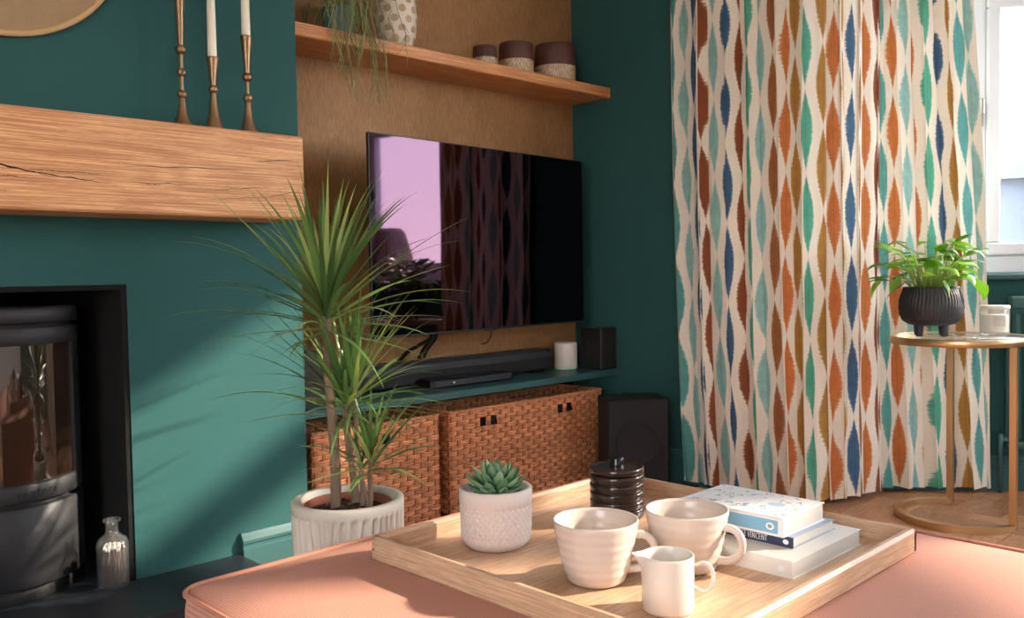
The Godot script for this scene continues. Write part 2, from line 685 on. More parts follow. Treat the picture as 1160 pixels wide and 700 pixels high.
func bay() -> void:
	# three sides of a canted bay; local x runs along the wall, local +z into the room
	bay_side(1, Vector3(3.2, 0, -2.085), Vector3(4.31, 0, -0.715), [0.30, 1.074, 1.735])
	bay_side(2, Vector3(4.31, 0, -0.715), Vector3(4.31, 0, 1.0), [0.03, 0.85, 1.685])
	bay_side(3, Vector3(4.31, 0, 1.0), Vector3(3.2, 0, 2.37), [0.06, 0.86, 1.66])


func bay_side(n: int, a: Vector3, b: Vector3, cuts: Array) -> void:
	var d := (b - a).normalized()
	var len := a.distance_to(b)
	var turn := atan2(-d.z, d.x)
	var head := 2.68
	var sill := 0.86
	var w := structure("wall_bay_%d" % n, a, turn)
	wall_piece("apron", Vector3(0, 0, -0.2), Vector3(len, sill, 0), M.teal, w)
	wall_piece("head", Vector3(-0.02, head, -0.2), Vector3(len + 0.02, 2.8, 0), M.white_paint, w)
	if cuts[0] > 0.03:
		wall_piece("pier", Vector3(0, sill, -0.2), Vector3(cuts[0], head, 0), M.teal, w)
	if cuts[2] < len - 0.03:
		wall_piece("pier", Vector3(cuts[2], sill, -0.2), Vector3(len, head, 0), M.upvc, w)
	var sb := flat()
	box(sb, Vector3(0.0, sill, -0.02), Vector3(len, sill + 0.026, 0.05), 0.006)
	part("sill", sb, M.teal_gloss, w)
	skirting(structure("baseboard_bay_%d" % n, a, turn), Vector3(0.05, 0, 0), Vector3(len - 0.05, 0, 0), Vector3(0, 0, 1))
	# window
	var win := structure("window_%d" % n, a, turn)
	var zf := -0.05
	var zb := -0.12
	var y0 := sill + 0.026
	var fr := flat()
	box(fr, Vector3(cuts[0], y0, zb), Vector3(cuts[2], y0 + 0.075, zf), 0.006)
	box(fr, Vector3(cuts[0], head - 0.07, zb), Vector3(cuts[2], head, zf), 0.006)
	box(fr, Vector3(cuts[0], y0 + 0.075, zb), Vector3(cuts[0] + 0.06, head - 0.07, zf), 0.006)
	box(fr, Vector3(cuts[2] - 0.06, y0 + 0.075, zb), Vector3(cuts[2], head - 0.07, zf), 0.006)
	box(fr, Vector3(cuts[1], y0 + 0.075, zb), Vector3(cuts[1] + 0.06, head - 0.07, zf), 0.006)
	part("frame", fr, M.upvc, win)
	var bays := [[cuts[0] + 0.06, cuts[1]], [cuts[1] + 0.06, cuts[2] - 0.06]]
	var ty := 2.02
	for q in bays:
		for z in [[y0 + 0.075, ty], [ty + 0.05, head - 0.07]]:
			var x0: float = q[0]
			var x1: float = q[1]
			var sh := flat()
			var k := 0.052
			box(sh, Vector3(x0, z[0], zb + 0.01), Vector3(x1, z[0] + k, zf + 0.012), 0.006)
			box(sh, Vector3(x0, z[1] - k, zb + 0.01), Vector3(x1, z[1], zf + 0.012), 0.006)
			box(sh, Vector3(x0, z[0] + k, zb + 0.01), Vector3(x0 + k, z[1] - k, zf + 0.012), 0.006)
			box(sh, Vector3(x1 - k, z[0] + k, zb + 0.01), Vector3(x1, z[1] - k, zf + 0.012), 0.006)
			var sash := part("sash", sh, M.upvc, win)
			var gp := flat()
			box(gp, Vector3(x0 + k - 0.005, z[0] + k - 0.005, -0.082), Vector3(x1 - k + 0.005, z[1] - k + 0.005, -0.078))
			part("pane", gp, M.pane, sash)
		var tr := flat()
		box(tr, Vector3(q[0], ty, zb), Vector3(q[1], ty + 0.05, zf), 0.006)
		part("transom", tr, M.upvc, win)
	for cx in ([cuts[1] + 0.03] if n == 1 else [cuts[1] - 0.026, cuts[1] + 0.086]):
		var hn := flat()
		box(hn, Vector3(cx - 0.014, 1.49, zf), Vector3(cx + 0.014, 1.57, zf + 0.022), 0.004)
		box(hn, Vector3(cx - 0.009, 1.535, zf + 0.022), Vector3(cx + 0.009, 1.60, zf + 0.04), 0.004)
		part("handle", hn, M.charcoal if n > 1 else M.stake_metal, win)
	if n == 1:
		radiator(a, turn)


func radiator(a: Vector3, turn: float) -> void:
	var rd := thing("radiator", "teal painted panel radiator with vertical flutes under the bay window", "radiator", a, turn)
	var st := flat()
	box(st, Vector3(1.175, 0.18, 0.03), Vector3(1.66, 0.796, 0.05), 0.005)
	part("back_panel", st, M.teal_gloss, rd)
	for k in 10:
		var f := flat()
		var x := 1.19 + k * 0.047
		box(f, Vector3(x, 0.215, 0.05), Vector3(x + 0.034, 0.735, 0.075), 0.01)
		part("flute", f, M.teal_gloss, rd)
	var top := flat()
	box(top, Vector3(1.175, 0.745, 0.05), Vector3(1.66, 0.796, 0.082), 0.008)
	part("rail", top, M.teal_gloss, rd)
	top = flat()
	box(top, Vector3(1.175, 0.18, 0.05), Vector3(1.66, 0.21, 0.082), 0.008)
	part("rail", top, M.teal_gloss, rd)
	var vl := smooth()
	tube(vl, [Vector3(1.175, 0.215, 0.05), Vector3(1.15, 0.215, 0.05)], 0.012, 10)
	tube(vl, [Vector3(1.152, 0.24, 0.05), Vector3(1.152, 0.16, 0.05), Vector3(1.152, 0.0, 0.05)], [0.014, 0.009, 0.008], 10)
	part("valve", vl, M.teal_gloss, rd)
	var br := flat()
	box(br, Vector3(1.3, 0.6, 0.0), Vector3(1.34, 0.7, 0.03), 0.002)
	part("bracket", br, M.teal_gloss, rd)
	br = flat()
	box(br, Vector3(1.5, 0.6, 0.0), Vector3(1.54, 0.7, 0.03), 0.002)
	part("bracket", br, M.teal_gloss, rd)


func outdoors() -> void:
	var g := structure("ground")
	wall_piece("tarmac", Vector3(4.6, -0.9, -60), Vector3(90, -0.7, 60), M.tarmac, g)
	var gg := structure("ground_garden")
	wall_piece("paving", Vector3(-40, -0.35, -30), Vector3(-2.45, -0.2, 30), M.paving, gg)
	var h := thing("house", "pale rendered house with a slate gable roof across the street", "house", Vector3(24, -0.7, -7.5), 0.3)
	var st := flat()
	box(st, Vector3(-3, 0, -6), Vector3(3, 3.6, 6))
	part("wall", st, M.house_wall, h)
	var rf := flat()
	for s in [-1.0, 1.0]:
		facing(rf, [Vector3(s * 3.3, 3.5, -6.2), Vector3(0, 5.6, -6.2), Vector3(0, 5.6, 6.2), Vector3(s * 3.3, 3.5, 6.2)], Vector3(s, 1, 0))
		facing(rf, [Vector3(-3.3, 3.5, s * 6.2), Vector3(3.3, 3.5, s * 6.2), Vector3(0, 5.6, s * 6.2)], Vector3(0, 0, s))
	facing(rf, [Vector3(-3.3, 3.5, -6.2), Vector3(3.3, 3.5, -6.2), Vector3(3.3, 3.5, 6.2), Vector3(-3.3, 3.5, 6.2)], Vector3.DOWN)
	part("roof", rf, M.house_roof, h)
	for k in 4:
		var z := -4.6 + k * 2.8
		var gb := flat()
		box(gb, Vector3(-3.35, 1.5, z), Vector3(-3.0, 3.4, z + 1.5))
		facing(gb, [Vector3(-3.36, 3.4, z - 0.15), Vector3(-3.36, 4.5, z + 0.75), Vector3(-3.36, 3.4, z + 1.65)], Vector3.LEFT)
		facing(gb, [Vector3(-3.36, 3.4, z - 0.15), Vector3(-3.36, 4.5, z + 0.75), Vector3(-1.6, 4.5, z + 0.75), Vector3(-1.6, 3.4, z - 0.15)], Vector3(0, 1, -1))
		facing(gb, [Vector3(-3.36, 3.4, z + 1.65), Vector3(-3.36, 4.5, z + 0.75), Vector3(-1.6, 4.5, z + 0.75), Vector3(-1.6, 3.4, z + 1.65)], Vector3(0, 1, 1))
		var d := part("gable", gb, M.house_wall, h)
		var wn := flat()
		box(wn, Vector3(-3.38, 1.8, z + 0.3), Vector3(-3.3, 3.0, z + 1.2))
		part("window", wn, M.house_glass, d)


# =================================================================== chimney breast and fireplace

func fireplace() -> void:
	var c := structure("wall_chimney")
	var st := flat()
	box(st, Vector3(-1.1, 0, -3.0), Vector3(0.37, 2.8, -2.5))
	box(st, Vector3(0.952, 0, -3.0), Vector3(1.505, 2.8, -2.5))
	box(st, Vector3(0.37, 0.908, -3.0), Vector3(0.952, 2.8, -2.5))
	part("plaster", st, M.teal, c)
	var li := flat()
	box(li, Vector3(0.372, 0.0, -3.0), Vector3(0.95, 0.906, -2.985))
	box(li, Vector3(0.37, 0.0, -2.985), Vector3(0.385, 0.906, -2.503))
	box(li, Vector3(0.937, 0.0, -2.985), Vector3(0.952, 0.906, -2.503))
	box(li, Vector3(0.385, 0.893, -2.985), Vector3(0.937, 0.907, -2.503))
	part("fireplace_lining", li, M.soot_and_shade, c)
	skirting(structure("baseboard_chimney"), Vector3(1.267, 0, -2.5), Vector3(1.5045, 0, -2.5), Vector3(0, 0, 1))
	var h := thing("hearth_slab", "dark slate hearth slab under the wood stove", "hearth")
	var hs := flat()
	box(hs, Vector3(-0.2, 0, -2.498), Vector3(1.262, 0.08, -2.195), 0.006)
	box(hs, Vector3(0.387, 0, -2.98), Vector3(0.935, 0.08, -2.498), 0.0)
	part("slab", hs, M.slate, h)
	# the stove
	var s := thing("wood_stove", "dark grey cylindrical wood stove with curved glass door in the fireplace", "stove", Vector3(0.66, 0.08, -2.72))
	var R := 0.22
	var base := smooth()
	lathe(base, [V(0, 0), V(0.195, 0), V(0.2, 0.004), V(0.2, 0.04), V(0.196, 0.044), V(0, 0.044)], 64)
	part("base", base, M.iron_dark, s)
	var dr := smooth()
	lathe(dr, [V(0, 0.044), V(R - 0.003, 0.044), V(R, 0.047), V(R, 0.251), V(R - 0.003, 0.254), V(0, 0.254)], 64)
	part("lower_drum", dr, M.iron, s)
	var gr := smooth()
	lathe(gr, [V(R - 0.02, 0.25), V(R - 0.02, 0.275)], 64)
	part("shadow_gap", gr, M.iron_dark, s)
	gr = smooth()
	lathe(gr, [V(R - 0.02, 0.715), V(R - 0.02, 0.735)], 64)
	part("shadow_gap", gr, M.iron_dark, s)
	# door ring: solid bands above and below the glass, stiles beside it
	var dn := smooth()
	lathe(dn, [V(R - 0.03, 0.268), V(R - 0.002, 0.268), V(R, 0.27), V(R, 0.312), V(R - 0.004, 0.316), V(R - 0.03, 0.316)], 64)
	lathe(dn, [V(R - 0.03, 0.675), V(R - 0.004, 0.675), V(R, 0.679), V(R, 0.718), V(R - 0.002, 0.72), V(R - 0.03, 0.72)], 64)
	lathe(dn, [V(R, 0.31), V(R, 0.68)], 40, Vector3.ZERO, null, deg_to_rad(50), deg_to_rad(310))
	part("door_frame", dn, M.iron, s)
	for a in [50.0, 310.0]:
		var gb := smooth()
		var aa := deg_to_rad(a)
		var o := Vector3(sin(aa), 0, cos(aa))
		quad(gb, o * R + Vector3(0, 0.31, 0), o * R + Vector3(0, 0.68, 0), o * (R - 0.03) + Vector3(0, 0.68, 0), o * (R - 0.03) + Vector3(0, 0.31, 0))
		part("glass_rebate", gb, M.iron_dark, s)
	var gp := smooth()
	lathe(gp, [V(R - 0.009, 0.31), V(R - 0.009, 0.68)], 40, Vector3.ZERO, null, deg_to_rad(-50), deg_to_rad(50))
	part("glass_pane", gp, M.stove_glass, s)
	var tp := smooth()
	lathe(tp, [V(0, 0.732), V(R - 0.003, 0.732), V(R, 0.735), V(R, 0.768), V(R - 0.005, 0.773), V(0, 0.773)], 64)
	part("top_plate", tp, M.iron, s)
	var fl := smooth()
	tube(fl, [Vector3(0, 0.77, -0.1), Vector3(0, 0.85, -0.1)], 0.065, 20)
	part("flue", fl, M.iron_dark, s)
	# raised maker's lettering on the band below the glass
	var word := "contura"
	var lt := Node3D.new()
	lt.name = "lettering"
	s.add_child(lt)
	for i in word.length():
		var tm := TextMesh.new()
		tm.text = word[i]
		tm.font = face("Droid Sans")
		tm.font_size = 16
		tm.pixel_size = 0.0014
		tm.depth = 0.002
		var a := deg_to_rad(1.5 + i * 4.1)
		var o := placed("letter", tm, M.iron_dark, lt, Vector3(sin(a) * (R + 0.0005), 0.291, cos(a) * (R + 0.0005)))
		o.rotation.y = a
	# bottle of matches beside it
	var b := thing("glass_bottle", "clear round-shouldered glass bottle on the hearth beside the stove", "bottle", Vector3(0.885, 0.08, -2.485))
	var bt := smooth()
	lathe(bt, [V(0, 0.001), V(0.036, 0.001), V(0.041, 0.006), V(0.0415, 0.118), V(0.036, 0.134), V(0.02, 0.147), V(0.0165, 0.155), V(0.0165, 0.178), V(0.023, 0.181), V(0.023, 0.188), V(0.0135, 0.188), V(0.0135, 0.155), V(0.017, 0.145), V(0.033, 0.132), V(0.0375, 0.117), V(0.037, 0.012), V(0, 0.01)], 40)
	part("body", bt, M.bottle_glass, b)
	var mt := thing("matches", "bunch of dark matches with pale tips filling the glass bottle", "matches", Vector3(0.885, 0.094, -2.485))
	mt.set_meta("kind", "stuff")
	var sk := smooth()
	var tip := smooth()
	var g := RandomNumberGenerator.new()
	g.seed = 3
	for k in 70:
		var a := g.randf() * TAU
		var rr := sqrt(g.randf()) * 0.031
		var p0 := Vector3(cos(a) * rr, 0, sin(a) * rr)
		var a2 := a + g.randf_range(-0.5, 0.5)
		var r2 := minf(0.031, rr + g.randf_range(-0.006, 0.004))
		var p1 := Vector3(cos(a2) * r2, 0.096 + g.randf_range(-0.004, 0.005) - r2 * 0.15, sin(a2) * r2)
		tube(sk, [p0, p1], 0.0016, 4)
		tube(tip, [p1 - Vector3(0, 0.002, 0), p1 + Vector3(0, 0.003, 0), p1 + Vector3(0, 0.007, 0)], [0.0024, 0.0032, 0.0014], 5)
	part("stick", sk, M.match_wood, mt)
	part("tip", tip, M.match_tip, mt)


func face(called: String) -> SystemFont:
	var f := SystemFont.new()
	f.font_names = PackedStringArray([called])
	return f


# =================================================================== mantel beam

func mantel() -> void:
	var m := thing("mantel_beam", "thick rustic oak mantel beam with dark drying cracks", "mantel", Vector3(0.5, 1.09, -2.4))
	var st := flat()
	var hx := 0.904
	box(st, Vector3(-hx, 0, -0.1), Vector3(hx, 0.244, 0.1), 0.006)
	part("beam", st, M.oak_beam, m)
	# open cracks along the face
	var g := RandomNumberGenerator.new()
	g.seed = 12
	for c in [[-0.02, 0.125, 0.24, 0.0052, -0.045], [0.14, 0.093, 0.2, 0.0032, -0.02], [0.33, 0.118, 0.42, 0.0022, 0.018], [0.74, 0.16, 0.14, 0.0026, 0.012], [0.6, 0.07, 0.2, 0.0016, 0.02], [0.55, 0.04, 0.34, 0.0014, 0.03], [0.78, 0.062, 0.11, 0.002, 0.02]]:
		var cr := flat()
		var n := 14
		var prev := []
		for i in n + 1:
			var t := float(i) / n
			var w: float = c[3] * sin(PI * clampf(t, 0.02, 0.98)) * g.randf_range(0.6, 1.0)
			var x: float = minf(c[0] + c[2] * t, hx - 0.004)
			var y: float = c[1] + c[4] * t + g.randf_range(-0.0015, 0.0015)
			var row := [Vector3(x, y - w / 2, 0.1003), Vector3(x, y + w / 2, 0.1003)]
			if prev:
				facing(cr, [prev[0], prev[1], row[1], row[0]], Vector3.BACK)
			prev = row
		part("crack", cr, M.soot_and_shade, m)
	# candlesticks
	candlestick(Vector3(1.083, 1.334, -2.4), 0.415, [[0.098, 0.010], [0.158, 0.0095], [0.221, 0.011]], 0.245, 0.034, "tallest bronze candlestick with three beads on the oak mantel", false)
	candlestick(Vector3(1.175, 1.334, -2.4), 0.214, [[0.124, 0.0105]], 0.135, 0.034, "shortest bronze candlestick with a single bead on the oak mantel", true)
	candlestick(Vector3(1.281, 1.334, -2.4), 0.292, [[0.112, 0.0105], [0.173, 0.011]], 0.185, 0.034, "medium bronze candlestick with two beads at the end of the mantel", true)
	# round straw plate on the wall
	var d := thing("wall_plate", "round woven straw wall plate with a pale rim above the mantel", "wall decor", Vector3(0.645, 1.864, -2.498))
	var pl := smooth()
	lathe(pl, [V(0, 0.0), V(0.3, 0.0), V(0.314, 0.01)], 72)
	var po := part("plate", pl, M.straw, d)
	po.rotation.x = PI / 2
	po.position.z = 0.008
	var rm := smooth()
	var ring := []
	for i in 73:
		var a := TAU * i / 72
		ring.append(Vector3(cos(a) * 0.3205, sin(a) * 0.3205, 0.016))
	tube(rm, ring, 0.008, 8)
	part("rim", rm, M.straw_rim, d)


func candlestick(at: Vector3, h: float, beads: Array, cup: float, foot: float, label: String, lit: bool) -> void:
	var c := thing("candlestick", label, "candlestick", at, 0.0, "bronze candlesticks on the mantel")
	var b0: float = beads[0][0]
	var ft := smooth()
	lathe(ft, [V(0, 0), V(foot * 0.9, 0), V(foot * 0.93, 0.004), V(foot * 0.7, 0.02), V(foot * 0.42, b0 * 0.42), V(foot * 0.28, b0 * 0.72), V(0.007, b0)], 14)
	part("foot", ft, M.bronze, c)
	var sm := smooth()
	lathe(sm, [V(0.006, b0 - 0.01), V(0.0052, (b0 + cup) / 2), V(0.006, cup + 0.01)], 14)
	part("stem", sm, M.bronze, c)
	for b in beads:
		var bd := smooth()
		var pr := []
		for i in 9:
			var a := -PI / 2 + PI * i / 8
			pr.append(V(maxf(0.0, cos(a) * b[1] * 1.3), b[0] + sin(a) * b[1] * 1.3))
		lathe(bd, pr, 16)
		part("bead", bd, M.bronze, c)
	var cp := smooth()
	var tr := 0.0175
	lathe(cp, [V(0.0068, cup - 0.012), V(0.008, cup + 0.005), V(tr * 0.62, cup + (h - cup) * 0.45), V(tr * 0.95, h - 0.004), V(tr, h), V(tr - 0.003, h), V(tr - 0.005, h - 0.012), V(0, h - 0.014)], 16)
	part("cup", cp, M.bronze, c)
	if lit:
		var k := thing("taper_candle", "ivory taper candle in the " + ("shortest" if h < 0.25 else "two-bead") + " bronze candlestick", "candle", at + Vector3(0, h - 0.013, 0))
		var w := smooth()
		lathe(w, [V(0, 0), V(0.0108, 0), V(0.0128, 0.02), V(0.0118, 0.15), V(0.0095, 0.252), V(0.005, 0.262), V(0, 0.264)], 20)
		part("wax", w, M.candle_wax, k)
		var wi := smooth()
		tube(wi, [Vector3(0, 0.262, 0), Vector3(0.001, 0.272, 0)], 0.0008, 5)
		part("wick", wi, M.soot_and_shade, k)


# =================================================================== floating shelf

func shelf() -> void:
	var s := thing("wall_shelf", "thick oak floating shelf across the gold alcove wall", "shelf", Vector3(2.3525, 1.72, -2.712))
	var st := flat()
	box(st, Vector3(-0.8465, 0, -0.117), Vector3(0.8465, 0.046, 0.118), 0.0035)
	part("board", st, M.oak_shelf, s)
	var top := 1.766
	two_tone_pot(Vector3(2.49, top, -2.675), 0.05, 0.083, "small brown and cream pot on the oak shelf, shortest of the three")
	two_tone_pot(Vector3(2.675, top, -2.68), 0.074, 0.126, "medium brown and cream pot between two others on the oak shelf")
	two_tone_pot(Vector3(2.94, top, -2.70), 0.092, 0.165, "largest brown and cream pot at the corner end of the oak shelf")
	# spotted vase
	var v := thing("spotted_vase", "cream ceramic vase with round taupe spots on the oak shelf", "vase", Vector3(2.05, top, -2.69))
	var vs := smooth()
	var prof := [V(0, 0), V(0.05, 0), V(0.058, 0.004), V(0.073, 0.05), V(0.08, 0.12), V(0.074, 0.19), V(0.05, 0.25), V(0.035, 0.28), V(0.034, 0.30), V(0.038, 0.31), V(0.032, 0.31), V(0.028, 0.28), V(0, 0.27)]
	lathe(vs, prof, 48)
	part("body", vs, M.pot_cream, v)
	for j in 6:
		for i in 9:
			var y := 0.03 + j * 0.036
			var a := TAU * (i + 0.5 * (j % 2)) / 9
			var rad := 0.0
			for k in range(1, prof.size()):
				if prof[k].y >= y:
					rad = lerpf(prof[k - 1].x, prof[k].x, (y - prof[k - 1].y) / (prof[k].y - prof[k - 1].y))
					break
			var n := Vector3(sin(a), 0, cos(a))
			var sd := Vector3(cos(a), 0, -sin(a))
			var sp := smooth()
			var c := n * (rad + 0.0016) + Vector3.UP * y
			var rr := 0.0145
			var prev := Vector3.ZERO
			for k in 13:
				var b := TAU * k / 12
				var e := n.rotated(Vector3.UP, cos(b) * rr / rad)
				var q := e * (rad + 0.0012) + Vector3.UP * (y + sin(b) * rr)
				if j < 2:
					q += e * sin(b) * rr * 0.25
				elif j > 3:
					q -= e * sin(b) * rr * 0.28
				if k > 0:
					facing(sp, [c, prev, q], n)
				prev = q
			part("spot", sp, M.spot, v)
	# trailing plant
	var t := thing("trailing_plant", "trailing thin-stemmed plant in a ribbed teal pot on the oak shelf", "plant", Vector3(1.80, top, -2.70))
	var pt := smooth()
	var ribs := func(a: float, _y: float, j: int) -> float: return 0.0014 * sin(a * 34.0) if j in [2, 3, 4, 5] else 0.0
	lathe(pt, [V(0, 0), V(0.045, 0), V(0.048, 0.003), V(0.053, 0.04), V(0.056, 0.08), V(0.056, 0.1), V(0.057, 0.11), V(0.05, 0.11), V(0.049, 0.095), V(0, 0.093)], 136, Vector3.ZERO, ribs)
	part("pot", pt, M.teal_pot, t)
	var so := smooth()
	lathe(so, [V(0.05, 0.094), V(0, 0.1)], 24)
	part("soil", so, M.soil, t)
	var g := RandomNumberGenerator.new()
	g.seed = 44
	for k in 96:
		var st2 := smooth()
		var a := g.randf() * TAU
		var hang := k % 12 < 4
		if hang:
			a = g.randf_range(0.15, 2.75)   # over the front edge, towards +z
		strand(st2, g, Vector3(cos(a) * 0.03, 0.1, sin(a) * 0.03), a, hang)
		part("strand", st2, M.trail_b if k % 3 == 0 else M.trail_a, t)


func strand(st: SurfaceTool, g: RandomNumberGenerator, from: Vector3, az: float, hang: bool) -> void:
	var p := from
	var reach := g.randf_range(0.055, 0.15) if hang else g.randf_range(0.03, 0.12)
	var pts := [p]
	var lift := g.randf_range(0.02, 0.11)
	var n := 6
	for i in range(1, n + 1):
		var t := float(i) / n
		var q := from + Vector3(cos(az), 0, sin(az)) * reach * t
		q.y += lift * sin(PI * t * 0.75) - (0.02 if hang else 0.09) * t * t
		if not hang:
			q.y = maxf(q.y, 0.012)
		q.z = maxf(q.z, -0.115)
		pts.append(q + Vector3(g.randf_range(-1, 1), 0, g.randf_range(-1, 1)) * 0.006)
	if hang:
		pts[n].z = maxf(pts[n].z, 0.118 + g.randf_range(0.0, 0.03))
		pts[n - 1].z = maxf(pts[n - 1].z, 0.09)
		var drop := g.randf_range(0.1, 0.36)
		var q: Vector3 = pts[n]
		var m := 5
		for i in m:
			q += Vector3(g.randf_range(-0.022, 0.022), -drop / m, g.randf_range(-0.004, 0.012))
			pts.append(q)
			if i > 0 and g.randf() < 0.97:
				var s := Vector3(g.randf_range(-0.035, 0.035), -g.randf_range(0.03, 0.07), g.randf_range(-0.008, 0.014))
				tube(st, [q, q + s * 0.5 + Vector3(0, 0.004, 0), q + s], [0.0013, 0.0013, 0.0009], 4)
	var rad := []
	for i in pts.size():
		rad.append(0.0018 if i < 4 else 0.0015)
	tube(st, pts, rad, 5)


func two_tone_pot(at: Vector3, r: float, h: float, label: String) -> void:
	var p := thing("ceramic_pot", label, "pot", at, 0.0, "brown and cream pots on the shelf")
	var s := r * 0.12
	var lo := smooth()
	lathe(lo, [V(0, 0), V(r * 0.9, 0), V(r * 0.97, s * 0.4), V(r, s), V(r, h * 0.42)], 40)
	part("lower_glaze", lo, M.crackle_cream, p)
	var up := smooth()
	lathe(up, [V(r, h * 0.42), V(r * 1.003, h * 0.43), V(r * 0.99, h * 0.8), V(r * 0.975, h * 0.97), V(r * 0.95, h), V(r * 0.88, h), V(r * 0.87, h * 0.94), V(r * 0.87, h * 0.1), V(0, h * 0.09)], 40)
	part("upper_body", up, M.brown_matt, p)


# =================================================================== media unit and what stands on it

func media_unit() -> void:
	var u := thing("media_unit", "long teal painted media shelf unit spanning the alcove", "media unit")
	var st := flat()
	box(st, Vector3(1.508, 0.45, -2.828), Vector3(3.197, 0.478, -2.54), 0.003)
	part("top", st, M.teal_gloss, u)
	var sd := flat()
	box(sd, Vector3(3.165, 0, -2.828), Vector3(3.197, 0.45, -2.545), 0.002)
	part("side_panel", sd, M.teal_gloss, u)
	var sl := flat()
	box(sl, Vector3(1.508, 0, -2.828), Vector3(1.53, 0.45, -2.56), 0.002)
	part("side_panel", sl, M.teal_gloss, u)
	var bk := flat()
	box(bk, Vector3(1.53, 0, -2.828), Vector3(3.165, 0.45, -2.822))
	part("back_panel", bk, M.black_matt, u)  # black sheet added to paint the shade on the wall under the unit
	var T := 0.478
	# soundbar
	var sb := thing("soundbar", "long charcoal soundbar under the television", "soundbar", Vector3(2.33, T, -2.76))
	var s1 := flat()
	box(s1, Vector3(-0.585, 0.012, -0.05), Vector3(0.585, 0.104, 0.045), 0.012)
	part("body", s1, M.charcoal, sb)
	var s2 := flat()
	box(s2, Vector3(-0.575, 0.02, 0.0452), Vector3(0.575, 0.066, 0.0485), 0.001)
	part("grille", s2, M.black_matt, sb)
	for x in [-0.5, 0.5]:
		var ft := flat()
		box(ft, Vector3(x - 0.04, 0, -0.03), Vector3(x + 0.04, 0.012, 0.03), 0.002)
		part("foot", ft, M.black_plastic, sb)
	# set-top box
	var bx := thing("set_top_box", "slim dark set-top box lying in front of the soundbar", "media box", Vector3(2.35, T, -2.665))
	var b1 := flat()
	box(b1, Vector3(-0.22, 0.004, -0.045), Vector3(0.22, 0.038, 0.04), 0.006)
	part("body", b1, M.black_plastic, bx)
	var b2 := flat()
	box(b2, Vector3(-0.2, 0.009, 0.0401), Vector3(0.2, 0.032, 0.0415), 0.0006)
	part("front_panel", b2, M.charcoal, bx)
	var b3 := flat()
	box(b3, Vector3(-0.11, 0.018, 0.0416), Vector3(-0.1, 0.024, 0.0424))
	part("indicator", b3, M.print_white, bx)
	for k in 4:
		var b4 := flat()
		box(b4, Vector3(0.06 + k * 0.026, 0.017, 0.0416), Vector3(0.07 + k * 0.026, 0.025, 0.043), 0.0004)
		part("button", b4, M.black_plastic, bx)
	# white smart speaker
	var ws := thing("smart_speaker", "white cylindrical smart speaker with a green light ring on the media unit", "speaker", Vector3(3.02, T, -2.735))
	var w1 := smooth()
	lathe(w1, [V(0, 0.0035), V(0.050, 0.0035), V(0.053, 0.008), V(0.053, 0.118), V(0.05, 0.123), V(0.04, 0.1235), V(0.038, 0.119), V(0, 0.118)], 44)
	part("body", w1, M.white_plastic, ws)
	var w2 := smooth()
	lathe(w2, [V(0, 0), V(0.046, 0), V(0.048, 0.001), V(0.048, 0.0035), V(0, 0.0035)], 40)
	part("light_ring", w2, M.led_green, ws)
	# black speakers
	var bs := thing("bookshelf_speaker", "small black box speaker in the corner beside the white speaker", "speaker", Vector3(3.135, T, -2.635))
	var k1 := flat()
	box(k1, Vector3(-0.055, 0, -0.065), Vector3(0.055, 0.187, 0.062), 0.003)
	part("cabinet", k1, M.black_plastic, bs)
	var k2 := flat()
	box(k2, Vector3(-0.05, 0.006, 0.0622), Vector3(0.05, 0.181, 0.0655), 0.001)
	part("grille", k2, M.black_matt, bs)
	var ls := thing("bookshelf_speaker", "black box speaker beside the chimney breast behind the dracaena", "speaker", Vector3(1.592, T, -2.68))
	var l1 := flat()
	box(l1, Vector3(-0.06, 0, -0.07), Vector3(0.06, 0.187, 0.066), 0.003)
	part("cabinet", l1, M.black_plastic, ls)
	var l2 := flat()
	box(l2, Vector3(-0.055, 0.006, 0.0662), Vector3(0.055, 0.181, 0.0695), 0.001)
	part("grille", l2, M.black_matt, ls)
	# subwoofer in the corner by the curtain
	var sw := thing("subwoofer", "large dark fabric subwoofer standing between media unit and curtain", "subwoofer", Vector3(3.01, 0, -2.345), deg_to_rad(-38))
	var q1 := flat()
	box(q1, Vector3(-0.13, 0.02, -0.1), Vector3(0.13, 0.385, 0.1), 0.006)
	part("cabinet", q1, M.black_matt, sw)
	var q2 := smooth()
	lathe(q2, [V(0.0, 0.0), V(0.045, -0.008), V(0.085, 0.004), V(0.095, 0.004), V(0.098, 0.0)], 40)
	var cone := part("driver_cone", q2, M.black_matt, sw, Vector3(0, 0.2, 0.1))
	cone.rotation.x = PI / 2
	for x in [-0.1, 0.1]:
		for z in [-0.075, 0.075]:
			var f := smooth()
			lathe(f, [V(0, 0), V(0.013, 0), V(0.013, 0.021), V(0, 0.021)], 12, Vector3(x, 0, z))
			part("foot", f, M.black_plastic, sw)
	# power strip on the side panel
	var ps := thing("power_strip", "black power strip fixed upright to the side panel beside the basket", "power strip", Vector3(3.1645, 0.14, -2.6))
	var p1 := flat()
	box(p1, Vector3(-0.024, 0, -0.022), Vector3(0, 0.2, 0.022), 0.003)
	part("body", p1, M.dark_gloss, ps)
	for k in 4:
		var p2 := flat()
		box(p2, Vector3(-0.0265, 0.02 + k * 0.045, -0.013), Vector3(-0.0241, 0.05 + k * 0.045, 0.013), 0.0008)
		part("socket", p2, M.charcoal, ps)
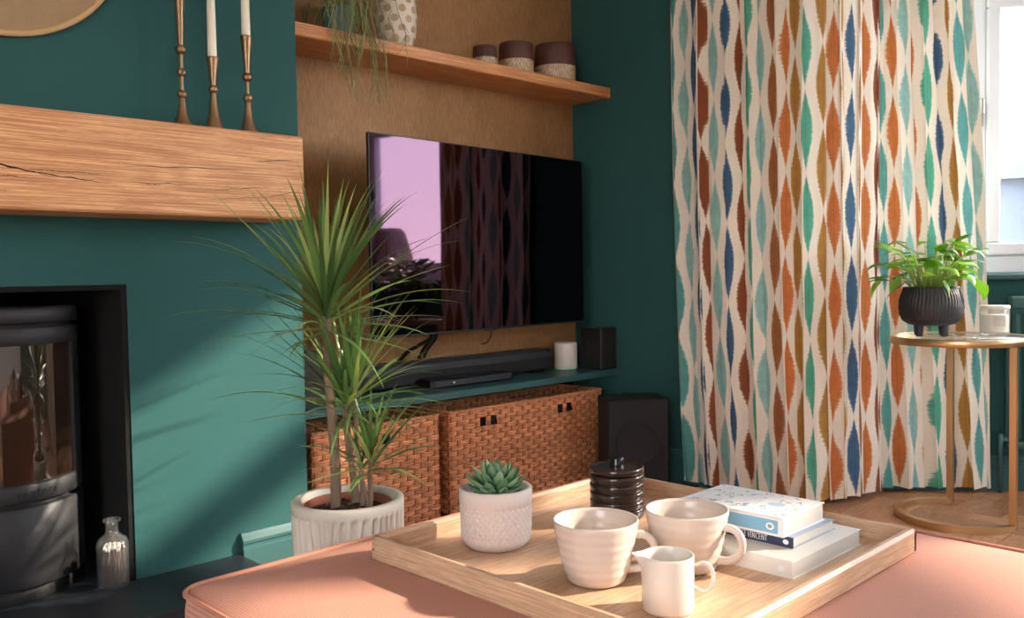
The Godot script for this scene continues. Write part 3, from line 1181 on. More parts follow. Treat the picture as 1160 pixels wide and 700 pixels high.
	for c in [[Vector3(2.6, 0.445, -2.533), Vector3(2.62, 0.43, -2.532), Vector3(2.63, 0.405, -2.62), Vector3(2.62, 0.39, -2.7)], [Vector3(2.95, 0.445, -2.533), Vector3(2.97, 0.43, -2.532), Vector3(2.96, 0.405, -2.62), Vector3(2.97, 0.39, -2.68)]]:
		var cb := thing("cable", "thin grey cable dangling over the " + ("middle" if c[0].x < 2.8 else "far end") + " of the long wicker basket", "cable")
		var cs := smooth()
		tube(cs, c, 0.0022, 6)
		part("wire", cs, M.charcoal, cb)


func television() -> void:
	var t := thing("television", "large black flat-screen television mounted on the gold alcove wall", "television", Vector3(2.42, 1.06, -2.59), deg_to_rad(4.0))
	var hw := 0.613
	var hh := 0.362
	var bk := flat()
	box(bk, Vector3(-hw, -hh, -0.012), Vector3(hw, hh, 0.002), 0.002)
	part("casing", bk, M.black_plastic, t)
	var el := flat()
	box(el, Vector3(-hw * 0.75, -hh * 0.9, -0.045), Vector3(hw * 0.75, hh * 0.25, -0.012), 0.01)
	part("back_cover", el, M.black_plastic, t)
	var sc := flat()
	box(sc, Vector3(-hw + 0.004, -hh + 0.008, 0.002), Vector3(hw - 0.004, hh - 0.004, 0.0035))
	part("screen", sc, M.tv_screen, t)
	var lp := flat()
	box(lp, Vector3(-0.03, -hh - 0.006, -0.006), Vector3(0.03, -hh, 0.001), 0.001)
	part("badge", lp, M.charcoal, t)
	var br := flat()
	box(br, Vector3(-0.2, -0.15, -0.20), Vector3(0.2, 0.05, -0.045), 0.004)
	part("wall_bracket", br, M.black_matt, t)
	var g := RandomNumberGenerator.new()
	g.seed = 8
	for k in 5:
		var w := smooth()
		var x0 := -0.27 + g.randf_range(-0.03, 0.04)
		var s := -1.0 if k < 2 else 1.0
		tube(w, [Vector3(x0, -hh + 0.04, -0.03), Vector3(x0 + 0.01 * s, -hh - 0.02, -0.06), Vector3(x0 + 0.05 * s, -hh - 0.07, -0.15), Vector3(x0 + 0.065 * s, -hh - 0.105, -0.19)], 0.006, 6)
		part("cable", w, M.black_plastic, t)
	var w2 := smooth()
	tube(w2, [Vector3(0.03, -hh, -0.03), Vector3(0.033, -hh - 0.03, -0.035), Vector3(0.015, -hh - 0.055, -0.04), Vector3(-0.01, -hh - 0.06, -0.05)], 0.003, 6)
	part("cable", w2, M.black_plastic, t)


# =================================================================== wicker baskets

func baskets() -> void:
	basket(Vector3(1.835, 0, -2.685), 0.55, [0.0], "smaller wicker basket behind the dracaena under the media unit")
	basket(Vector3(2.61, 0, -2.685), 0.90, [-0.245, 0.205], "long red-brown wicker basket with two pairs of hand holes under the media unit")


func basket(at: Vector3, w: float, holes: Array, label: String) -> void:
	var b := thing("wicker_basket", label, "basket", at, 0.0, "wicker baskets under the media unit")
	var d := 0.26
	var h := 0.395
	var hx := w / 2
	var hz := d / 2
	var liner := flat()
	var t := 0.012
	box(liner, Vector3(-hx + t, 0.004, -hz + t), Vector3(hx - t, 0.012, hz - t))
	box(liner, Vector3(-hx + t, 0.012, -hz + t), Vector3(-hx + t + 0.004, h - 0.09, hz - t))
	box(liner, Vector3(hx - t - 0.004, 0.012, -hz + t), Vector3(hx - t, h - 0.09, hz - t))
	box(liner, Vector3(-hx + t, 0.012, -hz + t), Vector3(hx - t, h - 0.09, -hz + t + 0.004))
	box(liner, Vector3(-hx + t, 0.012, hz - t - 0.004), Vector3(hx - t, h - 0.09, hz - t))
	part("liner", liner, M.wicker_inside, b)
	var stakes := flat()
	var weave := smooth()
	var g := RandomNumberGenerator.new()
	g.seed = int(w * 1000)
	var rows := 21
	var rh := h / rows
	var walls := [[Vector3(-hx, 0, hz), Vector3.RIGHT, Vector3.BACK, w], [Vector3(-hx, 0, -hz), Vector3.BACK, Vector3.LEFT, d], [Vector3(hx, 0, hz), Vector3.FORWARD, Vector3.RIGHT, d], [Vector3(hx, 0, -hz), Vector3.LEFT, Vector3.FORWARD, w]]
	for side in 4:
		var o: Vector3 = walls[side][0]
		var dx: Vector3 = walls[side][1]
		var n: Vector3 = walls[side][2]
		var len: float = walls[side][3]
		var count := int(round(len / 0.032))
		var sp := len / count
		for i in count:
			var c := o + dx * (i + 0.5) * sp - n * 0.006
			var e := dx * 0.0055 + n * 0.003
			var open := false
			for hc in holes:
				var q: float = absf((i + 0.5) * sp - len / 2 - hc)
				if side == 0 and q < 0.054 and q > 0.009:
					open = true
			for span in ([[0.006, h - 4.0 * rh], [h - 2.0 * rh, h - 0.006]] if open else [[0.006, h - 0.006]]):
				box(stakes, Vector3(c.x - absf(e.x), span[0], c.z - absf(e.z)), Vector3(c.x + absf(e.x), span[1], c.z + absf(e.z)))
		for j in rows:
			var y := (j + 0.5) * rh
			var hole := side == 0 and (j == rows - 4 or j == rows - 3)
			# each row: two rods lying side by side, wound in front of and behind the stakes
			for half in 2:
				var yy := y + (half - 0.5) * rh * 0.46
				var tone := g.randf_range(0.8, 1.15)
				var prev := []
				var was_cut := false
				var steps := count * 6
				for i in steps + 1:
					var s := len * i / steps
					var ph := PI * s / sp + PI * (j % 2)
					var off := -0.006 + 0.0046 * sin(ph) * (1.0 if i > 0 and i < steps else 0.3)
					var wob := 0.0012 * sin(s * 37.0 + j * 2.3 + half * 1.7)
					var cut := false
					if hole:
						for hc in holes:
							var q: float = absf(s - len / 2 - hc)
							if q < 0.049 and q > 0.009:
								cut = true
					var p := o + dx * s + n * off + Vector3.UP * (yy + wob)
					var hh := rh * 0.262
					var row := [p + Vector3.UP * -hh - n * 0.0022, p + Vector3.UP * -hh * 0.4 + n * 0.0016, p + Vector3.UP * hh * 0.4 + n * 0.0016, p + Vector3.UP * hh - n * 0.0022]
					var k := tone * (1.0 + 0.12 * sin(s * 91.0 + j))
					weave.set_color(Color(0.70 * k, 0.295 * k, 0.14 * k))
					if prev and not (cut and was_cut):
						for q in 3:
							quad(weave, prev[q], prev[q + 1], row[q + 1], row[q])
					prev = row
					was_cut = cut
	part("stakes", stakes, M.stake, b).set_meta("kind", "stuff")
	part("weave", weave, M.wicker, b).set_meta("kind", "stuff")
	# plaited rim
	for side in 4:
		var o: Vector3 = walls[side][0]
		var dx: Vector3 = walls[side][1]
		var n: Vector3 = walls[side][2]
		var len: float = walls[side][3]
		var rm := smooth()
		for strandk in 2:
			var pts := []
			var m := int(len / 0.009)
			for i in m + 1:
				var s := len * i / m
				var a := s * 210.0 + PI * strandk
				pts.append(o + dx * s - n * 0.006 + n * 0.004 * cos(a) + Vector3.UP * (h - 0.002 + 0.004 * sin(a)))
			rm.set_color(Color(0.66, 0.275, 0.13))
			tube(rm, pts, 0.0042, 5)
		part("rim", rm, M.wicker, b)
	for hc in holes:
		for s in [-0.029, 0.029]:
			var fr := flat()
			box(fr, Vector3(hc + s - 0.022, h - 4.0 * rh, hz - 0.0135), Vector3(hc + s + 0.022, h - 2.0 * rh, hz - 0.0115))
			part("hole_shade_panel", fr, M.soot_and_shade, b)  # black panel put in as painted shade inside the hand hole


# =================================================================== curtains

func curtains() -> void:
	curtain("cream ikat curtain with blue, brown and orange lens stripes beside the media unit", [Vector2(3.165, -2.235), Vector2(3.150, -2.05), Vector2(3.165, -1.87), Vector2(3.205, -1.64), Vector2(3.29, -1.55), Vector2(3.41, -1.52), Vector2(3.52, -1.50)], 8.5, 0.020, M.cloth_main, 20, 1, 0.06, 0.0)
	curtain("cream ikat curtain with teal, green and ochre lens stripes at the bay window", [Vector2(3.49, -1.63), Vector2(3.61, -1.48), Vector2(3.73, -1.33), Vector2(3.855, -1.175)], 5.0, 0.020, M.cloth_bay, 12, 2, 0.0, 0.23)


func curtain(label: String, way: Array, folds: float, amp: float, m: Material, columns: int, seed_: int, tuck: float, lean: float) -> void:
	var c := thing("curtain", label, "curtain", Vector3.ZERO, 0.0, "ikat curtains at the bay")
	var cv := Curve2D.new()
	for i in way.size():
		var a: Vector2 = way[maxi(i - 1, 0)]
		var b: Vector2 = way[mini(i + 1, way.size() - 1)]
		var tg := (b - a) / 6.0
		cv.add_point(way[i], -tg, tg)
	var total := cv.get_baked_length()
	var nu := int(folds * 36)
	var nv := 46
	var y0 := 0.02
	var y1 := 2.56
	var g := noise(seed_ * 13, 1.0)
	# fold shape at mid height decides how much cloth each step takes up
	var pos := func(s: float, v: float) -> Vector2:
		var t := s / total
		s = s + tuck * (1.0 - t) * pow(1.0 - v, 2.5) - lean * v * s
		var p: Vector2 = cv.sample_baked(s, true)
		var q: Vector2 = cv.sample_baked(minf(s + 0.004, total), true)
		var q0: Vector2 = cv.sample_baked(maxf(s - 0.004, 0.0), true)
		var dir := (q - q0).normalized()
		var nrm := Vector2(-dir.y, dir.x)
		if nrm.dot(Vector2(-0.7, 0.7)) < 0:
			nrm = -nrm
		var ph := TAU * folds * t + 2.6 * g.get_noise_2d(t * folds * 0.7, 2.0 + 0.25 * v) + 0.35 * g.get_noise_2d(t * 9.0, v * 2.5 + 20.0)
		var k := 0.72 + 0.5 * g.get_noise_2d(t * folds * 0.5 + 40.0, 0.6 * v)
		var sw := 0.012 * g.get_noise_2d(t * 4.0 + 9.0, v * 1.6)
		var wv := sin(ph)
		wv = signf(wv) * pow(absf(wv), 0.8)
		return p + nrm * (amp * k * wv * (0.75 + 0.35 * (1.0 - v)) + sw) + dir * 0.012 * sin(2.0 * ph)
	var us := [0.0]
	for i in range(1, nu + 1):
		var a: Vector2 = pos.call(total * (i - 1) / nu, 0.4)
		var b: Vector2 = pos.call(total * i / nu, 0.4)
		us.append(us[i - 1] + a.distance_to(b))
	var st := smooth()
	var rows := []
	for j in nv + 1:
		var v := float(j) / nv
		var row := []
		for i in nu + 1:
			var p: Vector2 = pos.call(total * i / nu, v)
			var hem := 0.004 * sin(i * 0.31) if j == 0 else 0.0
			row.append(Vector3(p.x, y0 + (y1 - y0) * v + hem, p.y))
		rows.append(row)
	for j in nv:
		for i in nu:
			var ids := [[i, j], [i, j + 1], [i + 1, j + 1], [i, j], [i + 1, j + 1], [i + 1, j]]
			for k in ids:
				st.set_uv(Vector2(us[k[0]] / us[nu] * columns, -(rows[k[1]][k[0]].y)))
				st.add_vertex(rows[k[1]][k[0]])
	part("cloth", st, m, c)
	var head := smooth()
	var pts := []
	for i in 25:
		var p: Vector2 = cv.sample_baked(total * i / 24)
		pts.append(Vector3(p.x, 2.585, p.y))
	tube(head, pts, 0.013, 8)
	part("pole", head, M.bronze, c)


# =================================================================== ottoman

func ottoman() -> void:
	var lo := Vector3(0.600, 0, -1.425)
	var hi := Vector3(1.74, 0.42, -0.25)
	var c := Vector3((lo.x + hi.x) / 2, 0, (lo.z + hi.z) / 2)
	var o := thing("ottoman", "large square salmon ribbed-fabric ottoman with piped edges", "ottoman", c)
	var hx := (hi.x - lo.x) / 2
	var hz := (hi.z - lo.z) / 2
	# one closed outline, rounded in plan, lifted through a profile
	var outline := func(inset: float, y: float) -> Array:
		var pts := []
		var rc := maxf(0.05 - inset * 0.6, 0.02)
		var ax := hx - inset
		var az := hz - inset
		for q in 4:
			var cx := (ax - rc) * (1.0 if q in [0, 3] else -1.0)
			var cz := (az - rc) * (1.0 if q in [0, 1] else -1.0)
			for i in 7:
				var a := PI / 2 * (q + i / 6.0)
				pts.append(Vector3(cx + cos(a) * rc, y, cz + sin(a) * rc))
			# points along the straight side to the next corner
		return pts
	var body := smooth()
	var rows := []
	for p in [[0.03, 0.05], [0.02, 0.052], [0.012, 0.07], [0.004, 0.2], [0.0, 0.3], [0.002, 0.378], [0.006, 0.405]]:
		rows.append(outline.call(p[0], p[1]))
	for rw in rows:
		rw.reverse()
	grid(body, rows, true)
	var bc := part("body", body, M.ottoman_side, o)
	bc.set_meta("label", "side panels of horizontally ribbed fabric")
	# top: a crowned cushion surface
	var top := smooth()
	var n := 40
	var tr := []
	for j in n + 1:
		var row := []
		for i in n + 1:
			var a := -1.0 + 2.0 * i / n
			var b := -1.0 + 2.0 * j / n
			a = signf(a) * (1.0 - pow(1.0 - absf(a), 1.6))
			b = signf(b) * (1.0 - pow(1.0 - absf(b), 1.6))
			var ea := 1.0 - absf(a)
			var eb := 1.0 - absf(b)
			var e := minf(ea, eb) * hx
			var crown := 0.017 * (1.0 - exp(-e / 0.045))
			var rc := 0.05
			var px := a * (hx - 0.006)
			var pz := b * (hz - 0.006)
			var kx := maxf(absf(px) - (hx - 0.006 - rc), 0.0)
			var kz := maxf(absf(pz) - (hz - 0.006 - rc), 0.0)
			var kk := sqrt(kx * kx + kz * kz)
			if kk > rc:
				px -= signf(px) * kx * (1.0 - rc / kk)
				pz -= signf(pz) * kz * (1.0 - rc / kk)
			row.append(Vector3(px, 0.403 + crown, pz))
		tr.append(row)
	for j in n:
		for i in n:
			quad(top, tr[j][i], tr[j][i + 1], tr[j + 1][i + 1], tr[j + 1][i])
	part("cushion_top", top, M.ottoman_top, o)
	var pp := smooth()
	var loop: Array = outline.call(0.003, 0.405)
	loop.append(loop[0])
	tube(pp, loop, 0.0044, 7)
	part("piping", pp, M.piping, o)
	for sx in [-1.0, 1.0]:
		for sz in [-1.0, 1.0]:
			var lg := smooth()
			lathe(lg, [V(0, 0), V(0.018, 0), V(0.024, 0.05), V(0, 0.052)], 16, Vector3(sx * (hx - 0.12), 0, sz * (hz - 0.12)))
			part("leg", lg, M.bark, o)


# =================================================================== tray and what stands on it

func tray_things() -> void:
	var Y := 0.42
	var x0 := 0.888
	var x1 := 1.562
	var z0 := -1.272
	var z1 := -0.597
	var t := thing("serving_tray", "large square oak serving tray with raised rim on the salmon ottoman", "tray", Vector3((x0 + x1) / 2, Y, (z0 + z1) / 2))
	var hx := (x1 - x0) / 2
	var hz := (z1 - z0) / 2
	var fl := flat()
	box(fl, Vector3(-hx + 0.01, 0.0005, -hz + 0.01), Vector3(hx - 0.01, TH - Y, hz - 0.01), 0.001)
	part("floor_board", fl, M.tray_wood, t)
	for k in 4:
		var rl := flat()
		var along := hx if k < 2 else hz
		box(rl, Vector3(-along, 0, -0.0085), Vector3(along, 0.043, 0.0085), 0.005)
		var rim := part("rim_board", rl, M.tray_wood, t)
		if k < 2:
			rim.position = Vector3(0, 0, (hz - 0.0085) * (1 if k == 0 else -1))
		else:
			rim.position = Vector3((hx - 0.0085) * (1 if k == 2 else -1), 0, 0)
			rim.rotation.y = PI / 2
	for sx in [-1.0, 1.0]:
		for sz in [-1.0, 1.0]:
			var kd := flat()
			var p := Vector3(sx * (hx - 0.002), 0.021, sz * (hz - 0.0085))
			box(kd, p - Vector3(0.0022, 0.0014, 0.003), p + Vector3(0.0022, 0.0014, 0.003))
			part("corner_spline", kd, M.match_wood, t)
	succulent(Vector3(1.072, TH, -1.145))
	ribbed_jar(Vector3(1.36, TH, -1.10))
	mug(Vector3(1.050, TH, -0.893), "large cream ridged mug beside the succulent pot and the jug", deg_to_rad(-50))
	mug(Vector3(1.195, TH, -0.822), "large cream ridged mug beside the stacked books", deg_to_rad(-74))
	jug(Vector3(1.030, TH, -0.742))
	books()


func succulent(at: Vector3) -> void:
	var s := thing("potted_succulent", "green rosette succulent in a diamond-embossed blush white pot on the tray", "plant", at)
	var h := 0.106
	var R := 0.0655
	var prof := [V(0, 0), V(R * 0.72, 0), V(R * 0.8, 0.002), V(R * 0.9, 0.009), V(R * 0.955, 0.018)]
	for i in 40:
		prof.append(V(R * lerpf(0.96, 0.985, i / 39.0), 0.02 + 0.058 * i / 39.0))
	prof.append_array([V(R, 0.081), V(R, h - 0.002), V(R - 0.002, h), V(R - 0.006, h), V(R - 0.008, h - 0.002), V(R - 0.009, h - 0.02), V(0, h - 0.021)])
	var emb := func(a: float, y: float, j: int) -> float:
		if j < 5 or j > 44:
			return 0.0
		var p := fposmod(a * 36 / TAU + y / 0.0145, 1.0) - 0.5
		var q := fposmod(a * 36 / TAU - y / 0.0145, 1.0) - 0.5
		return 0.0032 * (0.5 - maxf(absf(p), absf(q))) * 2.0 - 0.002
	var st := smooth()
	lathe(st, prof, 252, Vector3.ZERO, emb)
	part("pot", st, M.stoneware_matt, s)
	var so := smooth()
	lathe(so, [V(R - 0.009, h - 0.02), V(0.02, h - 0.014), V(0, h - 0.014)], 30)
	part("soil", so, M.soil, s)
	var g := RandomNumberGenerator.new()
	g.seed = 21
	var k := 0
	for ring in 5:
		var n: int = [13, 11, 9, 6, 4][ring]
		var el: float = [0.06, 0.26, 0.5, 0.8, 1.2][ring]
		var ln: float = [0.056, 0.062, 0.058, 0.05, 0.036][ring]
		for i in n:
			var a := TAU * (i + 0.5 * (ring % 2)) / n + g.randf_range(-0.08, 0.08)
			var lf := fleshy(Vector3(0, h - 0.008 + ring * 0.004, 0), a, el + g.randf_range(-0.06, 0.06), ln * g.randf_range(0.92, 1.06), 0.0205)
			part("leaf", lf, M.succulent_b if (k % 3) == 0 else M.succulent_a, s)
			k += 1


func fleshy(base: Vector3, az: float, elev: float, len: float, width: float) -> SurfaceTool:
	# thick pointed leaf with an oval section
	var st := smooth()
	var rows := []
	var d := Vector3(cos(az) * cos(elev), sin(elev), sin(az) * cos(elev))
	var side := Vector3(-sin(az), 0, cos(az))
	var up := d.cross(side)
	if up.y < 0:
		up = -up
	for j in 9:
		var t := j / 8.0
		var w := width * 0.5 * (0.35 + 0.65 * sin(PI * minf(t / 1.3, 0.5) )) if t < 0.65 else width * 0.5 * pow(maxf(0.0, (1.0 - t) / 0.35), 0.7)
		w = maxf(w, 0.0003)
		var th := minf(w * 0.42, 0.003)
		var c := base + d * len * t + up * (0.012 * t * t) - up * 0.004 * sin(PI * t)
		rows.append([c + side * w + up * th * 0.7, c + up * th * 0.5, c - side * w + up * th * 0.7, c - side * w * 0.5 - up * th, c + side * w * 0.5 - up * th])
	grid(st, rows, true)
	return st


func ribbed_jar(at: Vector3) -> void:
	var j := thing("ribbed_jar", "dark brown glossy ribbed jar with a knobbed lid on the tray", "jar", at)
	var st := smooth()
	var prof := [V(0, 0), V(0.046, 0), V(0.05, 0.003)]
	for k in 5:
		var y := 0.006 + k * 0.0165
		prof.append_array([V(0.0495, y), V(0.0528, y + 0.0006), V(0.0535, y + 0.0016), V(0.0538, y + 0.013), V(0.053, y + 0.0146), V(0.0495, y + 0.0154)])
	prof.append_array([V(0.045, 0.09), V(0, 0.09)])
	lathe(st, prof, 56)
	part("body", st, M.brown_glaze, j)
	var ld := smooth()
	lathe(ld, [V(0, 0.0895), V(0.05, 0.0895), V(0.0535, 0.092), V(0.0535, 0.1), V(0.052, 0.102), V(0.05, 0.1005), V(0.02, 0.1), V(0, 0.1)], 56)
	part("lid", ld, M.brown_glaze, j)
	var kn := smooth()
	lathe(kn, [V(0.0138, 0.0995), V(0.0138, 0.117), V(0.0132, 0.118), V(0, 0.118)], 28)
	part("knob", kn, M.dark_gloss, j)


func mug(at: Vector3, label: String, turn: float) -> void:
	var m := thing("mug", label, "mug", at, turn, "cream mugs on the tray")
	var R := 0.0672
	var h := 0.099
	var st := smooth()
	var prof := [V(0, 0.001), V(0.037, 0.001), V(0.0385, 0.0), V(0.042, 0.002)]
	for i in range(1, 45):
		var t := i / 44.0
		var rr := 0.042 + (R - 0.042) * pow(t, 0.62)
		rr += 0.00045 * sin(t * TAU * 6.5) * (1.0 - t * 0.4)
		prof.append(V(rr, 0.002 + (h - 0.004) * t))
	prof.append_array([V(R - 0.0008, h), V(R - 0.0032, h)])
	for i in range(1, 30):
		var t := 1.0 - i / 29.0
		var rr := 0.036 + (R - 0.041) * pow(t, 0.62) + 0.0004 * sin(t * TAU * 5.5)
		prof.append(V(rr, 0.007 + (h - 0.009) * t))
	prof.append(V(0, 0.006))
	lathe(st, prof, 64)
	part("bowl", st, M.stoneware, m)
	var hd := smooth()
	var pts := []
	var rad := []
	for i in 19:
		var t := i / 18.0
		var a := lerpf(deg_to_rad(105), deg_to_rad(-100), t)
		pts.append(Vector3(0.0655 + cos(a) * 0.026 + 0.004 * (1 - t) - 0.006 * t, 0.048 + sin(a) * 0.027, 0))
		rad.append(0.0062 + 0.0014 * absf(t - 0.5))
	pts.push_front(Vector3(0.056, 0.076, 0))
	rad.push_front(0.0075)
	pts.append(Vector3(0.0495, 0.019, 0))
	rad.append(0.0075)
	tube(hd, pts, rad, 10)
	part("handle", hd, M.stoneware, m)


func jug(at: Vector3) -> void:
	var j := thing("milk_jug", "small straight-sided white porcelain milk jug in front of the mugs", "jug", at, deg_to_rad(-50))
	var R := 0.0375
	var h := 0.08
	var spout := func(a: float, y: float, _k: int) -> float:
		var q := absf(wrapf(a - deg_to_rad(-90), -PI, PI))
		var up := clampf((y - 0.052) / 0.028, 0.0, 1.0)
		return 0.015 * up * up * exp(-pow(q / 0.26, 2.0))
	var st := smooth()
	lathe(st, [V(0, 0.001), V(R - 0.004, 0), V(R - 0.001, 0.001), V(R, 0.004), V(R, 0.05), V(R, 0.058), V(R, 0.064), V(R, 0.07), V(R, 0.076), V(R, h - 0.001), V(R - 0.0008, h), V(R - 0.0024, h), V(R - 0.0032, h - 0.001), V(R - 0.0034, 0.07), V(R - 0.0034, 0.058), V(R - 0.0034, 0.05), V(R - 0.0034, 0.007), V(0, 0.006)], 96, Vector3.ZERO, spout)
	part("body", st, M.porcelain, j)
	var hd := smooth()
	var pts := [Vector3(R - 0.002, 0.063, 0)]
	for i in 15:
		var a := lerpf(deg_to_rad(120), deg_to_rad(-120), i / 14.0)
		pts.append(Vector3(R + 0.0125 + cos(a) * 0.0145, 0.047 + sin(a) * 0.021, 0))
	pts.append(Vector3(R - 0.002, 0.034, 0))
	tube(hd, pts, 0.0028, 8)
	part("handle", hd, M.porcelain, j)


func book(label: String, at: Vector3, size: Vector3, cover: Material, spine: Material) -> Node3D:
	# spine on the local -x side; at is the centre of the underside
	var b := thing("book", label, "book", at, 0.0, "stacked books on the tray")
	var hx := size.x / 2
	var hz := size.z / 2
	var th := size.y
	var c := 0.0016
	var cv := flat()
	box(cv, Vector3(-hx, 0, -hz), Vector3(hx, c, hz), 0.0005)
	box(cv, Vector3(-hx, th - c, -hz), Vector3(hx, th, hz), 0.0005)
	part("cover", cv, cover, b)
	var sp := flat()
	box(sp, Vector3(-hx - 0.0006, 0, -hz), Vector3(-hx + c, th, hz), 0.0006)
	part("spine", sp, spine, b)
	var pg := flat()
	box(pg, Vector3(-hx + c, c, -hz + 0.0025), Vector3(hx - 0.003, th - c, hz - 0.0025))
	part("pages", pg, M.paper, b)
	return b


func books() -> void:
	var b0 := book("thick ivory hardback at the bottom of the book stack", Vector3(1.3815, TH, -0.79), Vector3(0.243, 0.028, 0.24), M.cover_ivory, M.cover_ivory)
	text(b0, "lettering", "· · · · · · · · · · · · · ·", 0.0028, Vector3(-0.1224, 0.014, 0.045), M.print_grey)
	emblem(b0, Vector3(-0.1224, 0.014, 0.1), 0.006, M.print_white)
	var b1 := book("slim navy-spined paperback in the middle of the book stack", Vector3(1.395, TH + 0.028, -0.802), Vector3(0.148, 0.018, 0.2), M.cover_grey_blue, M.cover_navy)
	text(b1, "lettering", "ALICE VINCENT", 0.0092, Vector3(-0.0749, 0.0085, 0.022), M.print_white, 0.72)
	emblem(b1, Vector3(-0.0749, 0.009, 0.087), 0.0052, M.print_white)
	var b2 := book("white paperback with blue flower print on top of the book stack", Vector3(1.382, TH + 0.046, -0.815), Vector3(0.144, 0.031, 0.204), M.cover_white, M.cover_white)
	var lb := flat()
	box(lb, Vector3(-0.0732, 0.0045, -0.075), Vector3(-0.0726, 0.0265, 0.092))
	part("spine_label", lb, M.label_blue, b2)
	emblem(b2, Vector3(-0.0733, 0.0155, 0.078), 0.0075, M.print_white)
	emblem(b2, Vector3(-0.0737, 0.0155, 0.078), 0.0042, M.print_grey)
	# printed sprigs on the cover
	var im := Image.create(288, 408, false, Image.FORMAT_RGB8)
	im.fill(col(228, 229, 230))
	var g := RandomNumberGenerator.new()
	g.seed = 77
	var inks := [col(120, 150, 180), col(88, 120, 156), col(150, 176, 200), col(220, 178, 132), col(120, 168, 164), col(96, 110, 132)]
	for k in 78:
		var cx := g.randf_range(14, 274)
		var cy := g.randf_range(12, 396)
		if cx > 95 and cx < 200 and cy > 170 and cy < 285:
			continue
		dab(im, g, cx, cy, g.randf_range(4, 9), inks[g.randi_range(0, 5)])
	for k in 5:
		dab(im, g, 40 + k * 14, 40 + k * 60, 13, inks[k % 2])
	for y in range(-32, 33):
		for x in range(-26, 27):
			if pow(x / 26.0, 2) + pow(y / 32.0, 2) < 1:
				im.set_pixel(150 + x, 300 + y, col(170, 196, 216))
	for line in 4:
		for x in range(100, 190):
			if g.randf() < 0.62:
				for y in 5:
					im.set_pixel(x, 185 + line * 17 + y, col(176, 180, 188))
	var pr := flat()
	var hx := 0.0712
	var hz := 0.101
	var y := 0.0314
	var q := [Vector3(-hx, y, -hz), Vector3(hx, y, -hz), Vector3(hx, y, hz), Vector3(-hx, y, hz)]
	var uv := [Vector2(0, 0), Vector2(1, 0), Vector2(1, 1), Vector2(0, 1)]
	for i in [0, 1, 2, 0, 2, 3]:
		pr.set_uv(uv[i])
		pr.add_vertex(q[i])
	var pm := plain("cover_print", Color.WHITE, 0.45)
	pm.albedo_texture = ImageTexture.create_from_image(im)
	part("cover_print", pr, pm, b2)


func dab(im: Image, g: RandomNumberGenerator, cx: float, cy: float, r: float, c: Color) -> void:
	# a sprig: a few small petals round a point
	for k in 5:
		var a := g.randf() * TAU
		var px := cx + cos(a) * r * 0.8
		var py := cy + sin(a) * r * 0.8
		var w := r * g.randf_range(0.3, 0.55)
		for y in range(int(py - w), int(py + w) + 1):
			for x in range(int(px - w), int(px + w) + 1):
				if x >= 0 and y >= 0 and x < im.get_width() and y < im.get_height() and Vector2(x - px, y - py).length() < w:
					im.set_pixel(x, y, c)


func text(parent: Node, called: String, words: String, height: float, at: Vector3, m: Material, narrow := 1.0) -> void:
	# lettering on a spine: reads along +z, facing -x
	var tm := TextMesh.new()
	tm.text = words
	tm.font = face("Droid Sans")
	tm.font_size = 32
	tm.pixel_size = height / 23.0
	tm.depth = 0.0004
	var o := placed(called, tm, m, parent, at)
	o.rotation.y = -PI / 2
	o.scale = Vector3(narrow, 1, 1)


func emblem(parent: Node, at: Vector3, r: float, m: Material) -> void:
	var st := flat()
	for i in 20:
		var a := TAU * i / 20
		var b := TAU * (i + 1) / 20
		facing(st, [at, at + Vector3(0, cos(a) * r * 0.8, sin(a) * r), at + Vector3(0, cos(b) * r * 0.8, sin(b) * r)], Vector3.LEFT)
	part("emblem", st, m, parent)


# =================================================================== side table

